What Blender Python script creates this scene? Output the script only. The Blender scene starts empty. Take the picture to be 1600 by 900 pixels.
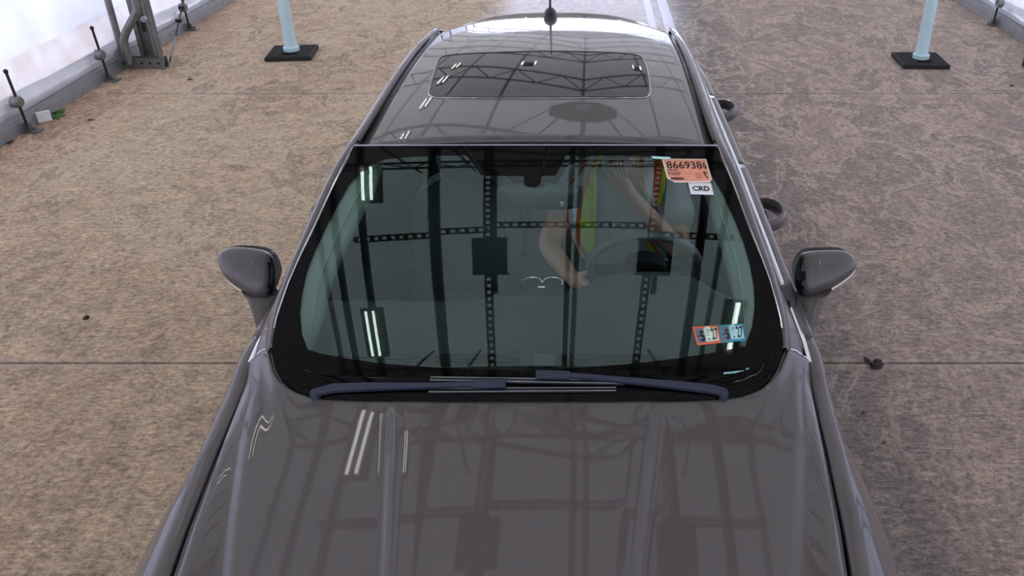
import bpy, math, random
from mathutils import Vector, Matrix
from mathutils.bvhtree import BVHTree
random.seed(7)
C = bpy.context.scene.collection
SC = bpy.context.scene
# ---------------------------------------------------------------- camera
F, CX, CY, TH, HC, XC = 1344., 927., 450., math.radians(30.8), 2.40, 0.18
cam = bpy.data.cameras.new('camera'); camo = bpy.data.objects.new('camera', cam); C.objects.link(camo)
cam.sensor_width = 36; cam.lens = F / 1600 * 36; cam.shift_x = (800 - CX) / 1600; cam.clip_start = .05
camo.location = (XC, 0, HC); camo.rotation_euler = (math.pi / 2 - TH, 0, 0)
SC.camera = camo
# ---------------------------------------------------------------- world, exposure
SC.view_settings.view_transform = 'Standard'; SC.view_settings.look = 'None'
SC.view_settings.gamma = 1; SC.view_settings.use_curve_mapping = False
SC.view_settings.exposure = 0.0
w = bpy.data.worlds.new('sky'); SC.world = w; w.use_nodes = True
wn = w.node_tree; wn.nodes.clear()
bg = wn.nodes.new('ShaderNodeBackground'); wo = wn.nodes.new('ShaderNodeOutputWorld')
tc = wn.nodes.new('ShaderNodeTexCoord'); sep = wn.nodes.new('ShaderNodeSeparateXYZ'); cr = wn.nodes.new('ShaderNodeValToRGB')
wn.links.new(tc.outputs['Generated'], sep.inputs[0]); wn.links.new(sep.outputs['Z'], cr.inputs[0])
cr.color_ramp.elements[0].position = 0.0; cr.color_ramp.elements[0].color = (.66, .70, 1, 1)
cr.color_ramp.elements[1].position = .6; cr.color_ramp.elements[1].color = (.70, .80, 1.0, 1)
wn.links.new(cr.outputs[0], bg.inputs['Color']); bg.inputs['Strength'].default_value = 4.4
wn.links.new(bg.outputs[0], wo.inputs[0])
sun = bpy.data.lights.new('sun', 'SUN'); suno = bpy.data.objects.new('sun', sun); C.objects.link(suno)
sun.energy = 2.2; sun.angle = math.radians(8); suno.rotation_euler = (math.radians(25), math.radians(-18), 0); suno.location = (0, 4, 12)

# ---------------------------------------------------------------- projection helpers (a pixel of the 1600x900 photo -> a point)
def ray(px, py):
    u = (px - CX) / F; v = (py - CY) / F
    return Vector((u, math.cos(TH) - v * math.sin(TH), -math.sin(TH) - v * math.cos(TH)))
def atz(px, py, z):
    d = ray(px, py); t = (z - HC) / d.z; return Vector((XC + d.x * t, d.y * t, z))
def aty(px, py, Y):
    d = ray(px, py); t = Y / d.y; return Vector((XC + d.x * t, Y, HC + d.z * t))
def on(px, py, f, off=0.0):
    """where the ray meets the height field f, lifted off along its normal"""
    d = ray(px, py); t0, t1, n = .5, 9., 240
    g = lambda t: HC + d.z * t - f(XC + d.x * t, d.y * t)
    p = g(t0); P = None
    for i in range(1, n + 1):
        t = t0 + (t1 - t0) * i / n; q = g(t)
        if p > 0 and q <= 0:
            lo, hi = t - (t1 - t0) / n, t
            for _ in range(30):
                m = (lo + hi) / 2
                if g(m) > 0: lo = m
                else: hi = m
            P = Vector((XC + d.x * lo, d.y * lo, HC + d.z * lo)); break
        p = q
    if P is None: P = aty(px, py, 3.0)
    if off: P = P + normal(f, P.x, P.y) * off
    return P
def normal(f, X, Y):
    e = 1e-3
    return Vector((-(f(X + e, Y) - f(X - e, Y)) / 2 / e, -(f(X, Y + e) - f(X, Y - e)) / 2 / e, 1)).normalized()
def tab(T, u):
    if u <= T[0][0]: a, b = T[0], T[1]
    elif u >= T[-1][0]: a, b = T[-2], T[-1]
    else:
        for a, b in zip(T, T[1:]):
            if a[0] <= u <= b[0]: break
    k = (u - a[0]) / (b[0] - a[0]); k = max(0, min(1, k))
    return a[1] + (b[1] - a[1]) * k
def quad(p, u):
    (a, fa), (b, fb), (c, fc) = p
    return fa*(u-b)*(u-c)/((a-b)*(a-c)) + fb*(u-a)*(u-c)/((b-a)*(b-c)) + fc*(u-a)*(u-b)/((c-a)*(c-b))
def smooth_tab(T, n=6):
    """Catmull-Rom resample of a list of tuples"""
    out = []
    for i in range(len(T) - 1):
        p0 = T[max(0, i-1)]; p1 = T[i]; p2 = T[i+1]; p3 = T[min(len(T)-1, i+2)]
        for k in range(n):
            t = k / n
            out.append(tuple(.5*((2*b)+(-a+c)*t+(2*a-5*b+4*c-d)*t*t+(-a+3*b-3*c+d)*t**3) for a, b, c, d in zip(p0, p1, p2, p3)))
    out.append(tuple(T[-1])); return out
def closed_smooth(T, n=5):
    N = len(T); out = []
    for i in range(N):
        p0, p1, p2, p3 = T[i-1], T[i], T[(i+1) % N], T[(i+2) % N]
        for k in range(n):
            t = k / n
            out.append(tuple(.5*((2*b)+(-a+c)*t+(2*a-5*b+4*c-d)*t*t+(-a+3*b-3*c+d)*t**3) for a, b, c, d in zip(p0, p1, p2, p3)))
    return out

# ---------------------------------------------------------------- materials
M = {}
def mat(name, col, rough=.5, metal=0., coat=0., spec=.5, emit=0., bump=0., bscale=80., var=0., vscale=6., coat_r=.03):
    m = bpy.data.materials.new(name); m.use_nodes = True; nt = m.node_tree; b = nt.nodes['Principled BSDF']
    b.inputs['Base Color'].default_value = (*col, 1); b.inputs['Roughness'].default_value = rough
    b.inputs['Metallic'].default_value = metal; b.inputs['Coat Weight'].default_value = coat; b.inputs['Coat IOR'].default_value = 1.4; b.inputs['Coat Roughness'].default_value = coat_r
    b.inputs['Specular IOR Level'].default_value = spec
    if emit: b.inputs['Emission Color'].default_value = (*col, 1); b.inputs['Emission Strength'].default_value = emit
    if var or bump:
        t = nt.nodes.new('ShaderNodeTexCoord'); n = nt.nodes.new('ShaderNodeTexNoise'); n.inputs['Detail'].default_value = 6
        nt.links.new(t.outputs['Object'], n.inputs['Vector']); n.inputs['Scale'].default_value = vscale
        if var:
            mx = nt.nodes.new('ShaderNodeMix'); mx.data_type = 'RGBA'
            mx.inputs['A'].default_value = (*[c*(1-var) for c in col], 1); mx.inputs['B'].default_value = (*[min(1, c*(1+var)) for c in col], 1)
            nt.links.new(n.outputs['Fac'], mx.inputs['Factor']); nt.links.new(mx.outputs['Result'], b.inputs['Base Color'])
        if bump:
            n2 = nt.nodes.new('ShaderNodeTexNoise'); n2.inputs['Scale'].default_value = bscale; n2.inputs['Detail'].default_value = 4
            nt.links.new(t.outputs['Object'], n2.inputs['Vector'])
            bp = nt.nodes.new('ShaderNodeBump'); bp.inputs['Strength'].default_value = bump; bp.inputs['Distance'].default_value = .01
            nt.links.new(n2.outputs['Fac'], bp.inputs['Height']); nt.links.new(bp.outputs[0], b.inputs['Normal'])
    M[name] = m; return m
mat('paint', (.080, .067, .064), .45, .0, 1.0, .5, var=.06, vscale=900)
mat('black_trim', (.006, .006, .007), .28)
mat('frit', (.002, .002, .002), .06, spec=.12)
mat('rubber', (.012, .012, .012), .7)
mat('wiper', (.022, .027, .050), .5, bump=.15, bscale=300)
mat('chrome', (.85, .86, .88), .12, 1.0)
mat('dark_gap', (.002, .002, .002), .9, spec=.1)
mat('headliner', (.42, .56, .48), .8, bump=.1, bscale=500)
mat('dash', (.050, .066, .066), .7)
mat('dash_dark', (.006, .007, .008), .8)
mat('leather', (.045, .06, .065), .5)
mat('leather_light', (.10, .135, .14), .5)
mat('wheel_leather', (.14, .16, .17), .5)
mat('carpet', (.008, .008, .009), .95)
mat('skin', (.60, .36, .26), .55, bump=.15, bscale=220, var=.12, vscale=25)
mat('shirt', (.42, .46, .48), .85, bump=.25, bscale=700, var=.12, vscale=14)
mat('trousers', (.05, .05, .06), .85)
mat('vest_yellow', (.70, .95, .06), .7, bump=.2, bscale=900)
mat('vest_orange', (.90, .17, .05), .7, bump=.2, bscale=900)
mat('vest_silver', (.85, .93, .95), .4, bump=.1, bscale=900)
mat('hair', (.45, .43, .40), .8, bump=.6, bscale=150)
mat('steel', (.23, .24, .23), .42, .75, bump=.3, bscale=60, var=.3, vscale=18)
mat('zinc', (.40, .42, .44), .38, .7, bump=.2, bscale=50, var=.3, vscale=9)
mat('dark_steel', (.02, .02, .022), .5, .3)
mat('post', (.60, .80, .82), .45, var=.06, vscale=4)
mat('post_base', (.018, .016, .014), .8)
mat('tag_white', (.85, .85, .85), .6)
mat('leaf', (.05, .12, .02), .7, var=.4, vscale=40)
mat('debris', (.02, .015, .012), .8)
mat('debris_tan', (.35, .17, .05), .8)
mat('white_paper', (.88, .88, .86), .5)
mat('pink_paper', (.90, .36, .22), .55, var=.05, vscale=30)
mat('cream_paper', (.95, .72, .55), .55)
mat('orange_ink', (.80, .16, .07), .5)
mat('teal_ink', (.04, .30, .33), .5)
mat('mint_paper', (.52, .85, .80), .5)
mat('pale_paper', (.75, .88, .68), .5)
mat('grey_ink', (.16, .20, .24), .5)
mat('ink', (.01, .006, .006), .5)
mat('lamp', (1, .98, .95), .4, emit=9.)
mat('amber', (.8, .25, .05), .3)
mat('lens_white', (.9, .9, .85), .2)
mat('grass', (.16, .42, .05), .9, var=.5, vscale=3)
mat('pavement', (.50, .50, .52), .6, bump=.2, bscale=4, var=.1, vscale=.5)
mat('tyre', (.012, .012, .012), .85)
mat('rim', (.5, .5, .5), .3, .9)
mat('skirt', (.78, .79, .84), .30, .2, bump=.1, bscale=6, var=.18, vscale=5)
mat('white_line', (.92, .90, .95), .6, var=.1, vscale=20)

def paint_wall():
    m = bpy.data.materials.new('fabric'); m.use_nodes = True; nt = m.node_tree; nt.nodes.clear()
    o = nt.nodes.new('ShaderNodeOutputMaterial'); d = nt.nodes.new('ShaderNodeBsdfDiffuse'); t = nt.nodes.new('ShaderNodeBsdfTranslucent'); mx = nt.nodes.new('ShaderNodeMixShader')
    tc = nt.nodes.new('ShaderNodeTexCoord'); n = nt.nodes.new('ShaderNodeTexNoise'); n.inputs['Scale'].default_value = 1.6; n.inputs['Detail'].default_value = 5
    nt.links.new(tc.outputs['Object'], n.inputs['Vector'])
    c = nt.nodes.new('ShaderNodeValToRGB'); c.color_ramp.elements[0].position = .35; c.color_ramp.elements[0].color = (.78, .80, .88, 1)
    c.color_ramp.elements[1].position = .6; c.color_ramp.elements[1].color = (.93, .93, .95, 1); nt.links.new(n.outputs['Fac'], c.inputs[0])
    nt.links.new(c.outputs[0], d.inputs[0]); nt.links.new(c.outputs[0], t.inputs[0])
    b = nt.nodes.new('ShaderNodeBump'); b.inputs['Strength'].default_value = .25; b.inputs['Distance'].default_value = .03; nt.links.new(n.outputs['Fac'], b.inputs['Height'])
    nt.links.new(b.outputs[0], d.inputs['Normal'])
    mx.inputs[0].default_value = .25; nt.links.new(d.outputs[0], mx.inputs[1]); nt.links.new(t.outputs[0], mx.inputs[2]); nt.links.new(mx.outputs[0], o.inputs[0]); M['fabric'] = m
    m2 = m.copy(); m2.name = 'fabric_dull'; M['fabric_dull'] = m2
    for nd in m2.node_tree.nodes:
        if nd.type == 'VALTORGB':
            nd.color_ramp.elements[0].color = (.80, .74, .68, 1); nd.color_ramp.elements[1].color = (.93, .91, .90, 1)
        if nd.type == 'TEX_NOISE': nd.inputs['Scale'].default_value = 3.5
        if nd.type == 'MIX_SHADER': nd.inputs[0].default_value = .25
paint_wall()
m3 = M['fabric'].copy(); m3.name = 'fabric_roof'; M['fabric_roof'] = m3
for nd in m3.node_tree.nodes:
    if nd.type == 'VALTORGB':
        nd.color_ramp.elements[0].color = (.60, .56, .50, 1); nd.color_ramp.elements[1].color = (.66, .62, .56, 1)
    if nd.type == 'MIX_SHADER': nd.inputs[0].default_value = .20
def glassmat(name, tint, f0, rough=0.0):
    m = bpy.data.materials.new(name); m.use_nodes = True; nt = m.node_tree; nt.nodes.clear()
    o = nt.nodes.new('ShaderNodeOutputMaterial'); t = nt.nodes.new('ShaderNodeBsdfTransparent'); g = nt.nodes.new('ShaderNodeBsdfGlossy'); mx = nt.nodes.new('ShaderNodeMixShader')
    t.inputs[0].default_value = (*tint, 1); g.inputs['Roughness'].default_value = rough; g.inputs['Color'].default_value = (.76, 1.0, .93, 1)
    lw = nt.nodes.new('ShaderNodeFresnel'); lw.inputs[0].default_value = 1.5
    mr = nt.nodes.new('ShaderNodeMapRange'); mr.inputs['From Min'].default_value = .04; mr.inputs['From Max'].default_value = 1
    mr.inputs['To Min'].default_value = f0; mr.inputs['To Max'].default_value = 1
    nt.links.new(lw.outputs[0], mr.inputs[0]); nt.links.new(mr.outputs[0], mx.inputs[0])
    nt.links.new(t.outputs[0], mx.inputs[1]); nt.links.new(g.outputs[0], mx.inputs[2]); nt.links.new(mx.outputs[0], o.inputs[0]); M[name] = m
glassmat('windshield_glass', (.88, .96, .92), .076)
glassmat('side_glass', (.80, .86, .84), .08)
glassmat('roof_glass', (.03, .03, .05), .07)

def floor_mat():
    m = bpy.data.materials.new('concrete'); m.use_nodes = True; nt = m.node_tree; N = nt.nodes; L = nt.links; b = N['Principled BSDF']
    tc = N.new('ShaderNodeTexCoord')
    def mp(sx, sy, rot=0):
        a = N.new('ShaderNodeMapping'); a.inputs['Scale'].default_value = (sx, sy, 1); a.inputs['Rotation'].default_value = (0, 0, rot); L.new(tc.outputs['Object'], a.inputs[0]); return a.outputs[0]
    def noise(v, s, d=8, r=.6, dist=0):
        n = N.new('ShaderNodeTexNoise'); n.inputs['Scale'].default_value = s; n.inputs['Detail'].default_value = d; n.inputs['Roughness'].default_value = r; n.inputs['Distortion'].default_value = dist; L.new(v, n.inputs['Vector']); return n.outputs['Fac']
    def ramp(f, st):
        r = N.new('ShaderNodeValToRGB'); e = r.color_ramp.elements
        while len(e) < len(st): e.new(.5)
        for i, (p, c) in enumerate(st): e[i].position = p; e[i].color = (*c, 1)
        L.new(f, r.inputs[0]); return r.outputs[0]
    def mix(a, c, f, mode='MIX'):
        x = N.new('ShaderNodeMix'); x.data_type = 'RGBA'; x.blend_type = mode
        for k, v in (('A', a), ('B', c), ('Factor', f)):
            if isinstance(v, (int, float)): x.inputs[k].default_value = v
            elif isinstance(v, tuple): x.inputs[k].default_value = (*v, 1)
            else: L.new(v, x.inputs[k])
        return x.outputs['Result']
    def math_(op, a, c=0.):
        x = N.new('ShaderNodeMath'); x.operation = op
        for i, v in enumerate((a, c)):
            if isinstance(v, (int, float)): x.inputs[i].default_value = v
            else: L.new(v, x.inputs[i])
        return x.outputs[0]
    sx = N.new('ShaderNodeSeparateXYZ'); L.new(tc.outputs['Object'], sx.inputs[0]); X, Y = sx.outputs[0], sx.outputs[1]
    def band(v, c, wd, soft):      # 1 inside |v-c|<wd
        return ramp(math_('ABSOLUTE', math_('SUBTRACT', v, c)), [(wd, (1, 1, 1)), (min(1, wd + soft), (0, 0, 0))])
    big = noise(mp(1, 1), .55, 5, .6, .6)
    col = ramp(big, [(.30, (.40, .270, .175)), (.52, (.50, .370, .235)), (.72, (.53, .42, .29))])
    # red clay stain along the left wall
    red = math_('MULTIPLY', ramp(math_('ADD', X, 4.6), [(.0, (1, 1, 1)), (.98, (0, 0, 0))]), noise(mp(1, .6), 1.2, 5))
    col = mix(col, (.34, .13, .10), math_('MULTIPLY', red, 1.0))
    # greyer lane in the right half
    col = mix(col, (.30, .228, .20), math_('MULTIPLY', ramp(math_('MULTIPLY', math_('ADD', X, 0), .25), [(.0, (0, 0, 0)), (.35, (1, 1, 1))]), .75))
    col = mix(col, (.13, .11, .10), math_('MULTIPLY', band(math_('ADD', X, math_('MULTIPLY', noise(mp(.3, .3), .8), .25)), 1.32, .16, .35), .70))
    # mottling, broom finish and grit
    mo = noise(mp(1.5, 2.0, .35), 3.4, 12, .80, .25)
    col = mix(col, ramp(mo, [(.36, (.22, .20, .20)), (.5, (.5, .5, .5)), (.64, (.90, .85, .74))]), .42, 'OVERLAY')
    st = noise(mp(3.2, 30), 3.6, 6, .8)
    col = mix(col, ramp(st, [(.36, (.18, .17, .17)), (.5, (.5, .5, .5)), (.64, (.95, .92, .86))]), .42, 'OVERLAY')
    sp = noise(mp(1, 1.5), 26, 6, .9)
    col = mix(col, ramp(sp, [(.38, (.12, .12, .13)), (.5, (.5, .5, .5)), (.62, (.96, .93, .88))]), .75, 'OVERLAY')
    # darker and paler band beside each slab joint
    for jy in (3.33, 7.36):
        col = mix(col, (.60, .50, .40), math_('MULTIPLY', band(Y, jy, .012, .05), .30))
    # pale trowel swirls
    v = noise(mp(1.25, .8, .5), 1.5, 12, .74, .55)
    rg = math_('ABSOLUTE', math_('SUBTRACT', v, .5))
    far = ramp(math_('MULTIPLY', Y, .05), [(.10, (.35, .35, .35)), (.30, (1, 1, 1))])
    col = mix(col, (.74, .58, .42), math_('MULTIPLY', math_('MULTIPLY', ramp(rg, [(.0, (1, 1, 1)), (.017, (0, 0, 0))]), far), .75))
    rg2 = math_('ABSOLUTE', math_('SUBTRACT', v, .56))
    col = mix(col, (.10, .085, .07), math_('MULTIPLY', math_('MULTIPLY', ramp(rg2, [(.0, (1, 1, 1)), (.016, (0, 0, 0))]), far), .65))
    # dark spots
    vo = N.new('ShaderNodeTexVoronoi'); vo.inputs['Scale'].default_value = 5; L.new(mp(1, 1), vo.inputs['Vector'])
    col = mix(col, (.03, .025, .02), math_('MULTIPLY', ramp(vo.outputs['Distance'], [(.02, (1, 1, 1)), (.05, (0, 0, 0))]), .6))
    # wide turning tyre mark front left
    dx = math_('SUBTRACT', X, -.3); dy = math_('SUBTRACT', Y, .2)
    rr = math_('SQRT', math_('ADD', math_('MULTIPLY', dx, dx), math_('MULTIPLY', dy, dy)))
    col = mix(col, (.085, .072, .06), math_('MULTIPLY', math_('MULTIPLY', band(rr, 2.05, .22, .22) , ramp(math_('MULTIPLY', Y, .3), [(.3, (1,1,1)), (.75, (0,0,0))])), math_('MULTIPLY', noise(mp(2, 2, .6), 2, 6), .95)))
    # sky glare on tyre-polished wheel paths beyond the car, painted in near-white
    f2 = ramp(math_('MULTIPLY', Y, .05), [(.36, (0, 0, 0)), (.5, (1, 1, 1))])
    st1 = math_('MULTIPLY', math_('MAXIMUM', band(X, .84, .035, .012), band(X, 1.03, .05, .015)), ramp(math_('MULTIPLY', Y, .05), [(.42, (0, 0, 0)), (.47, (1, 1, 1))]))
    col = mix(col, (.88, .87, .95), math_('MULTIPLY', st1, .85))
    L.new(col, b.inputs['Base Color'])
    lane = ramp(math_('MULTIPLY', math_('ABSOLUTE', math_('SUBTRACT', X, .1)), .5), [(.42, (1, 1, 1)), (.68, (0, 0, 0))])
    ro = math_('SUBTRACT', .68, math_('MULTIPLY', math_('MULTIPLY', lane, f2), .44))
    L.new(ro, b.inputs['Roughness'])
    hsum = math_('ADD', math_('MULTIPLY', st, .3), math_('ADD', math_('MULTIPLY', sp, .4), math_('MULTIPLY', mo, .9)))
    bp = N.new('ShaderNodeBump'); bp.inputs['Strength'].default_value = .9; bp.inputs['Distance'].default_value = .012; L.new(hsum, bp.inputs['Height']); L.new(bp.outputs[0], b.inputs['Normal'])
    M['concrete'] = m
floor_mat()

# ---------------------------------------------------------------- mesh helpers
def obj(name, v, f, m, parent=None, smooth=True, fm=None, mods=(), sharp=None, kind=None):
    me = bpy.data.meshes.new(name); me.from_pydata([tuple(p) for p in v], [], f)
    ms = m if isinstance(m, (list, tuple)) else [m]
    for k in ms: me.materials.append(M[k])
    if fm:
        for p, i in zip(me.polygons, fm): p.material_index = i
    if smooth:
        me.polygons.foreach_set('use_smooth', [True] * len(me.polygons))
        if sharp: me.set_sharp_from_angle(angle=math.radians(sharp))
    me.validate(); me.update()
    o = bpy.data.objects.new(name, me); C.objects.link(o)
    if parent: o.parent = parent
    for md in mods:
        if md[0] == 'sol':
            s = o.modifiers.new('s', 'SOLIDIFY'); s.thickness = md[1]; s.offset = md[2]
        if md[0] == 'bev':
            s = o.modifiers.new('b', 'BEVEL'); s.width = md[1]; s.segments = md[2]; s.limit_method = 'ANGLE'
        if md[0] == 'sub':
            s = o.modifiers.new('u', 'SUBSURF'); s.levels = md[1]; s.render_levels = md[1]
    if kind: o['kind'] = kind
    return o
def tag(o, label, cat=None, group=None, kind=None):
    o['label'] = label
    if cat: o['category'] = cat
    if group: o['group'] = group
    if kind: o['kind'] = kind
    return o
def empty(name, loc=(0, 0, 0)):
    o = bpy.data.objects.new(name, None); C.objects.link(o); o.location = loc; o.empty_display_size = .1; return o
def attach(root):
    """children built in world coordinates keep their place under the root"""
    bpy.context.view_layer.update()
    inv = Matrix.Translation(-root.location)
    for ch in root.children: ch.matrix_parent_inverse = inv
class B:
    def __init__(s): s.v = []; s.f = []; s.fm = []
    def add(s, v, f, mi=0):
        k = len(s.v); s.v += [Vector(p) for p in v]; s.f += [[i + k for i in q] for q in f]; s.fm += [mi] * len(f); return s
    def grid(s, rows, mi=0, closeu=False):
        n = len(rows[0]); v = [p for r in rows for p in r]; f = []
        for i in range(len(rows) - 1):
            for j in range(n if closeu else n - 1):
                j2 = (j + 1) % n
                f.append([i*n+j, i*n+j2, (i+1)*n+j2, (i+1)*n+j])
        return s.add(v, f, mi)
    def box(s, a, b, mi=0):
        x0, y0, z0 = a; x1, y1, z1 = b
        v = [(x0,y0,z0),(x1,y0,z0),(x1,y1,z0),(x0,y1,z0),(x0,y0,z1),(x1,y0,z1),(x1,y1,z1),(x0,y1,z1)]
        return s.add(v, [[0,3,2,1],[4,5,6,7],[0,1,5,4],[1,2,6,5],[2,3,7,6],[3,0,4,7]], mi)
    def bar(s, a, b, w, h, mi=0, up=(0, 0, 1)):
        a = Vector(a); b = Vector(b); d = (b - a).normalized(); u = Vector(up)
        if abs(d.dot(u)) > .95: u = Vector((1, 0, 0))
        sd = d.cross(u).normalized() * w / 2; uu = sd.cross(d).normalized() * h / 2
        v = [a-sd-uu, a+sd-uu, a+sd+uu, a-sd+uu, b-sd-uu, b+sd-uu, b+sd+uu, b-sd+uu]
        return s.add(v, [[0,1,2,3],[7,6,5,4],[0,4,5,1],[1,5,6,2],[2,6,7,3],[3,7,4,0]], mi)
    def tube(s, path, r, n=10, mi=0, cap=True, closed=False):
        path = [Vector(p) for p in path]; R = r if isinstance(r, (list, tuple)) else [r] * len(path); rings = []; up = None
        for i, p in enumerate(path):
            if closed: d = path[(i+1) % len(path)] - path[i-1]
            else: d = path[min(i+1, len(path)-1)] - path[max(i-1, 0)]
            d.normalize()
            if up is None:
                up = Vector((0, 0, 1)) if abs(d.z) < .9 else Vector((1, 0, 0))
            a = d.cross(up).normalized(); up = a.cross(d).normalized()
            rings.append([p + (a * math.cos(2*math.pi*k/n) + up * math.sin(2*math.pi*k/n)) * R[i] for k in range(n)])
        if closed: rings.append(rings[0])
        k = len(s.v); s.grid(rings, mi, True)
        if cap and not closed:
            s.f.append([k + i for i in range(n)]); s.f.append([k + (len(rings)-1)*n + i for i in reversed(range(n))]); s.fm += [mi, mi]
        return s
    def rings(s, rings, mi=0, cap0=True, cap1=True):
        k = len(s.v); n = len(rings[0]); s.grid(rings, mi, True)
        if cap0: s.f.append([k + i for i in reversed(range(n))]); s.fm.append(mi)
        if cap1: s.f.append([k + (len(rings)-1)*n + i for i in range(n)]); s.fm.append(mi)
        return s
    def lathe(s, c, prof, n=20, mi=0):
        return s.rings([[(c[0]+r*math.cos(2*math.pi*k/n), c[1]+r*math.sin(2*math.pi*k/n), c[2]+z) for k in range(n)] for r, z in prof], mi)
    def build(s, name, m, parent=None, smooth=True, mods=(), sharp=40, kind=None):
        return obj(name, s.v, s.f, m, parent, smooth, s.fm, mods, sharp, kind)
def struct(b, name, m, **k):
    o = b.build(name, m, kind='structure', **k); return o

# ================================================================ SETTING
XL, XR = -4.27, 4.67
Y0, Y1 = -5.0, 27.0
JO = [-.72, 3.33, 7.36, 11.4, 15.45, 19.5, 23.55]
b = B()
ys = [-5.2] + JO + [28.0]
for i in range(len(ys) - 1):
    a, c = ys[i] + (.009 if i else 0), ys[i+1] - (.009 if i < len(ys)-2 else 0)
    b.box((-5.0, a, -.15), (5.4, c, 0))
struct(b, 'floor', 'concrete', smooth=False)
b = B(); b.box((-5.0, -5.2, -.17), (5.4, 28.0, -.06)); struct(b, 'trim_1', 'dark_gap', smooth=False)      # dark joint filler below the slabs
b = B(); b.box((-60, 28.0, -.2), (60, 60, -.01)); struct(b, 'ground_outside', 'pavement', smooth=False)
b = B(); b.box((4.5, 33, -.01), (40, 58, .06)); struct(b, 'lawn', 'grass', smooth=False)
def wall(side):
    x = XL if side < 0 else XR; s = side
    prof = [(.06, 0.02), (.06, .11), (.045, .135), (.035, .165), (.04, .195), (.075, .225), (.095, .25), (.10, .27), (.125, .40), (.14, .47), (.143, .475), (.152, .50), (.17, 1.4), (.18, 2.9)]
    n = 90; b = B()
    rows = []
    for i in range(n + 1):
        y = Y0 + (Y1 - Y0) * i / n; r = []
        for k, (dx, z) in enumerate(prof):
            wv = .018 * math.sin(y * 3.1 + k * .7) * (.6 if 1 < k < 6 else .25) + .012 * math.sin(y * 7.7 + k)
            r.append((x + s * (dx + (wv if k > 1 else 0)), y, z + (.012 * math.sin(y * 2.3 + k) if 3 < k < 9 else 0)))
        rows.append(r)
    v = B(); v.grid(rows); fm = []
    for i in range(n):
        for k in range(len(prof) - 1): fm.append(2 if k < 6 else 1 if k < 10 else 0)
    v.fm = fm
    return struct(v, 'wall_left' if s < 0 else 'wall_right', ['fabric', 'fabric_dull', 'skirt'], sharp=60)
wall(-1); wall(1)
# roof of the tent
ceil = smooth_tab([(XL-.18, 2.88), (XL-.05, 3.45), (XL+.6, 4.05), (-1.9, 4.75), (.2, 5.35), (2.3, 4.75), (XR-.6, 4.05), (XR+.05, 3.45), (XR+.18, 2.88)], 5)
b = B(); b.grid([[(x, Y0 + (Y1-Y0)*i/26, z + (.03 if i % 2 else 0)) for x, z in ceil] for i in range(27)])
struct(b, 'ceiling', 'fabric_roof')
# base rails
for s, x, nm in ((-1, XL, 'baseboard_left'), (1, XR, 'baseboard_right')):
    b = B(); b.box((min(x, x+s*.055), Y0, 0), (max(x, x+s*.055), Y1, .085)); b.box((min(x+s*.012, x+s*.04), Y0, .085), (max(x+s*.012, x+s*.04), Y1, .115)); b.box((min(x-s*.004, x+s*.0), Y0, .0), (max(x-s*.004, x), Y1, .012))
    struct(b, nm, 'zinc', smooth=False)
# gable above the far opening
b = B(); b.grid([[(x, Y1, z) for x, z in ceil], [(x, Y1, min(z, 4.3)) for x, z in ceil]]); struct(b, 'wall_far', 'fabric_roof', smooth=False)
# back wall behind the camera
b = B(); b.grid([[(x, Y0, z) for x, z in ceil], [(x, Y0, 0.02) for x, z in ceil]]); struct(b, 'wall_back', 'fabric', smooth=False)

# trusses: one arch every 4.05 m
def truss(y, label):
    r = empty('roof_truss', (XL + .3, y, 0))
    outer = [(XL-.01, 0), (XL-.01, 2.8), (XL+.35, 3.4), (XL+.95, 3.85), (.2, 5.15), (XR-.95, 3.85), (XR-.35, 3.4), (XR-.02, 2.8), (XR-.02, 0)]
    inner = [(XL+.34, 0), (XL+.34, 2.6), (XL+.75, 3.1), (XL+1.25, 3.5), (.2, 4.7), (XR-1.25, 3.5), (XR-.75, 3.1), (XR-.36, 2.6), (XR-.36, 0)]
    b = B(); b.tube([(x, y, z + .05) for x, z in outer], .032, 8); b.build('outer_chord', 'steel', r)
    b = B(); b.tube([(x, y, z + .05) for x, z in inner], .032, 8); b.build('inner_chord', 'steel', r)
    b = B()
    def at(P, t):
        L = [math.dist(P[i], P[i+1]) for i in range(len(P)-1)]; T = t * sum(L)
        for i, l in enumerate(L):
            if T <= l: return (P[i][0] + (P[i+1][0]-P[i][0])*T/l, P[i][1] + (P[i+1][1]-P[i][1])*T/l)
            T -= l
        return P[-1]
    n = 34
    for i in range(2, n - 1):
        a = at(outer if i % 2 else inner, i / n); c = at(inner if i % 2 else outer, (i + 1) / n)
        b.tube([(a[0], y, a[1] + .05), (c[0], y, c[1] + .05)], .016, 6)
    b.build('web', 'steel', r)
    for x0, x1 in ((XL-.04, XL+.38), (XR-.38, XR+.04)):
        b = B(); b.box((x0, y-.045, 0), (x1, y+.045, .012)); b.box((x0, y-.045, .012), (x1, y-.037, .10)); b.box((x0, y+.037, .012), (x1, y+.045, .10))
        for k in range(5):
            b.tube([(x0+.05+k*.08, y-.052, .055), (x0+.05+k*.08, y-.044, .055)], .012, 6, 1)
        b.build('foot_channel', ['steel', 'dark_steel'], r, smooth=False)
    attach(r); return tag(r, label, 'truss', 'steel arches of the tent')
truss(4.1, 'galvanised steel arch of the tent overhead above the car, mirrored in its hood')
T8 = truss(8.14, 'galvanised steel arch of the tent rising beside the white wall beyond the car')
truss(12.4, 'galvanised steel arch of the tent farther down the tunnel, mirrored in the car roof')
truss(16.5, 'galvanised steel arch of the tent far beyond the car')
truss(20.6, 'galvanised steel arch of the tent before its bright far end')
truss(26.0, 'galvanised steel arch of the tent framing its bright far end')
truss(0.0, 'galvanised steel arch of the tent above the camera')
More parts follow.
